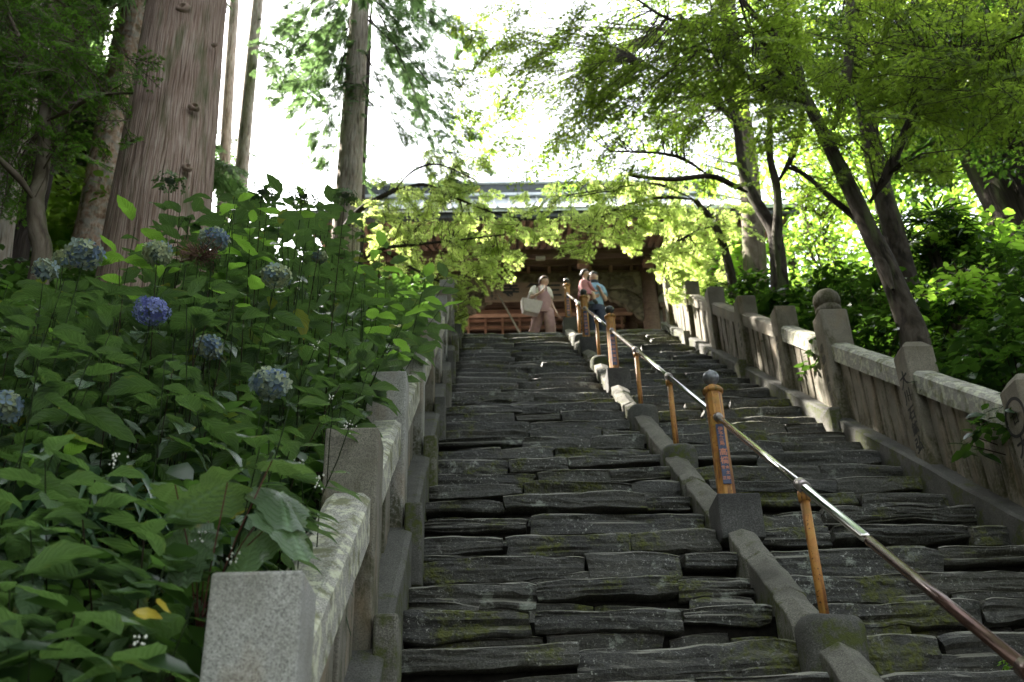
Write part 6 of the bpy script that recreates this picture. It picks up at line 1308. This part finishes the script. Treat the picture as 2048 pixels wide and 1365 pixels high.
for (px, py, s, a, el, rl) in [(455, 965, .125, 3.0, -.1, .3), (560, 985, .125, -1.0, -.35, -.1), (520, 1060, .135, -2.0, -.5, .2), (380, 1065, .11, -1.7, -.9, .1), (420, 1000, .10, 2.4, .1, -.3), (545, 920, .085, .6, .5, .1), (350, 970, .08, 2.0, .5, .2), (560, 1030, .12, -.6, -.4, .1)]:
    p = at(px, py, 3.0 + rh.uniform(-.1, .1)) - lr.location; d = Vector((math.cos(a) * math.cos(el), math.sin(a) * math.cos(el), math.sin(el)))
    link('leaf', LM[rh.randrange(2)], lr, M=Matrix.Translation(p) @ d.to_track_quat('X', 'Z').to_matrix().to_4x4() @ Matrix.Rotation(rl, 4, 'X') @ Matrix.Rotation(.45, 4, 'Y') @ Matrix.Scale(s * 1.75, 4))
    q = Vector((0, 0, .55 + rh.uniform(-.1, .1))); MB().tube([q, q.lerp(p, .5) + Vector((0, 0, .04)), p], .002, 6).build('stalk', MT['redstem'], lr, True)
MB().tube([Vector((0, 0, -.1)), Vector((.02, 0, .6)), at(545, 905, 3.0) - lr.location], .006, 7).build('stem', MT['stem'], lr, True)
# white-berried woodland stems with lance leaves
LV, LT_, LU = leaf_shape(1, .24, 7, .25, .25, .4, 0, seed=2); lance = tri_mesh('leaf', LV, LT_, MT['hyd'], uv=LU); wb = m_plain('white_buds', (.62, .62, .55), .5); berry = MB().lathe([(.0015, -.004), (.0045, 0), (.0015, .0045)], 8).mesh('bud', wb, True)
def wild(label, base_px, top_px, Y, n=12, spread=.03, leaves=()):
    t = at(*top_px, Y); b = at(*base_px, Y + .1); b = Vector((b.x, b.y, b.z)); root = empty('white_flowering_stem', b, label, 'wildflower'); p = t - b
    MB().tube([Vector((0, 0, -.25)), Vector((0, 0, 0)), p * .5 + Vector((.01, 0, .01)), p], .0024, 6).build('stem', MT['stem'], root, True)
    for k in range(n):
        q = p + Vector((rh.gauss(0, spread * .6), rh.gauss(0, spread * .6), rh.uniform(-spread * 1.6, spread))); link('bud', berry, root, M=Matrix.Translation(q) @ Matrix.Scale(rh.uniform(.5, 1.0), 4))
    for (u, a, el, s) in leaves:
        d = Vector((math.cos(a) * math.cos(el), math.sin(a) * math.cos(el), math.sin(el))); link('leaf', lance, root, M=Matrix.Translation(p * u) @ d.to_track_quat('X', 'Z').to_matrix().to_4x4() @ Matrix.Scale(s, 4))
lv = [(.15, -.2, -.1, .17), (.25, .5, -.2, .16), (.35, -.9, -.1, .15), (.1, 1.4, 0, .15), (.4, -2.5, .1, .14), (.3, 2.6, .1, .14)]
for lb, b, t, Y, lf in [('white-budded stem leaning against the near granite rail', (560, 1110), (575, 1075), 3.3, lv), ('white-budded stem with long lance leaves hanging over the granite rail', (600, 1080), (600, 930), 3.5, lv), ('white-budded stem in front of the second granite post', (640, 1000), (700, 850), 3.7, lv[:3]), ('white-budded stem above the second granite post', (660, 870), (662, 795), 4.3, lv[:3]), ('white-budded stem at the left above the low bush', (240, 1010), (237, 920), 3.0, lv[:2]),
                       ('white-budded stem left of the lobed leaves', (400, 1150), (400, 1068), 3.0, lv[:4]), ('white-budded stem between low bush and lobed leaves', (470, 1180), (465, 1110), 3.0, lv), ('white-budded stem right under the violet-blue mophead', (600, 760), (632, 690), 4.6, lv[:3]), ('white-budded stem low beside the first granite post', (285, 1330), (280, 1285), 2.5, lv[:2]), ('white-budded stem beside the granite rail with bent leaves', (590, 1040), (640, 960), 3.4, [(.1, .1, -.2, .17), (.2, -.4, -.25, .18), (.1, -1.2, -.2, .16), (.3, .6, 0, .15)])]:
    wild(lb, b, t, Y, 11, .018, lf)
# low cover on both banks
def cover(name, x0, x1, y0, y1, n, leaf, mat, seed, hmax, label):
    r = np.random.default_rng(seed); x = r.uniform(x0, x1, n); y = r.uniform(y0, y1, n); z = ground_z(x, y) + r.random(n) * hmax; o = leafy(name, np.stack([x, y, z], 1), leaf, None, mat, seed, 5, leaf, jit=.5); tag(o, label, 'ground cover', kind='stuff')
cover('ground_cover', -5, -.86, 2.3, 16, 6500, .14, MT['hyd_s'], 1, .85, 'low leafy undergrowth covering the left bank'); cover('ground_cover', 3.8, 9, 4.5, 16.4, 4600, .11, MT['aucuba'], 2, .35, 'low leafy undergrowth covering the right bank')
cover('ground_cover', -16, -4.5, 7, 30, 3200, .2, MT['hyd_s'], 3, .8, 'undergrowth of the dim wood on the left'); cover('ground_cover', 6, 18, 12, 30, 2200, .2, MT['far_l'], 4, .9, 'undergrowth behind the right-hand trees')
# ferns and weeds growing from the joints of the stairs
fern = tri_mesh('frond', *TPF) if 'TPF' in globals() else None
for k, (px, py, lb) in enumerate([(1525, 950, 'small fern growing from the steps right of the orange post with the plaque'), (1740, 1110, 'small fern growing from the steps right of the thin orange post'), (1350, 1160, 'small fern growing from the steps left of the kerb'), (1330, 1225, 'tuft of grass in the steps left of the kerb near the bottom'), (2010, 1330, 'little fern at the lower right corner of the stairs')]):
    P = None
    for st in range(45):
        Yr = YTOP - RUN * st - .02; q = at(px, py, Yr)
        if P is None and q.z >= slope(Yr) - .24 and q.z <= slope(Yr) + .01: P = q
    if P is None: P = at(px, py, 5.2)
    pts = [(0, 0, 0)] * 5; root = leafy('fern', np.array(pts) + np.random.default_rng(k).normal(0, .012, (5, 3)), .042, None, MT['brightl'], 300 + k, 6, .012, jit=.6, shapes=[simple_leaf(1, .28)]); root.location = P; root['kind'] = 'object'; del root['kind']; tag(root, lb, 'fern')
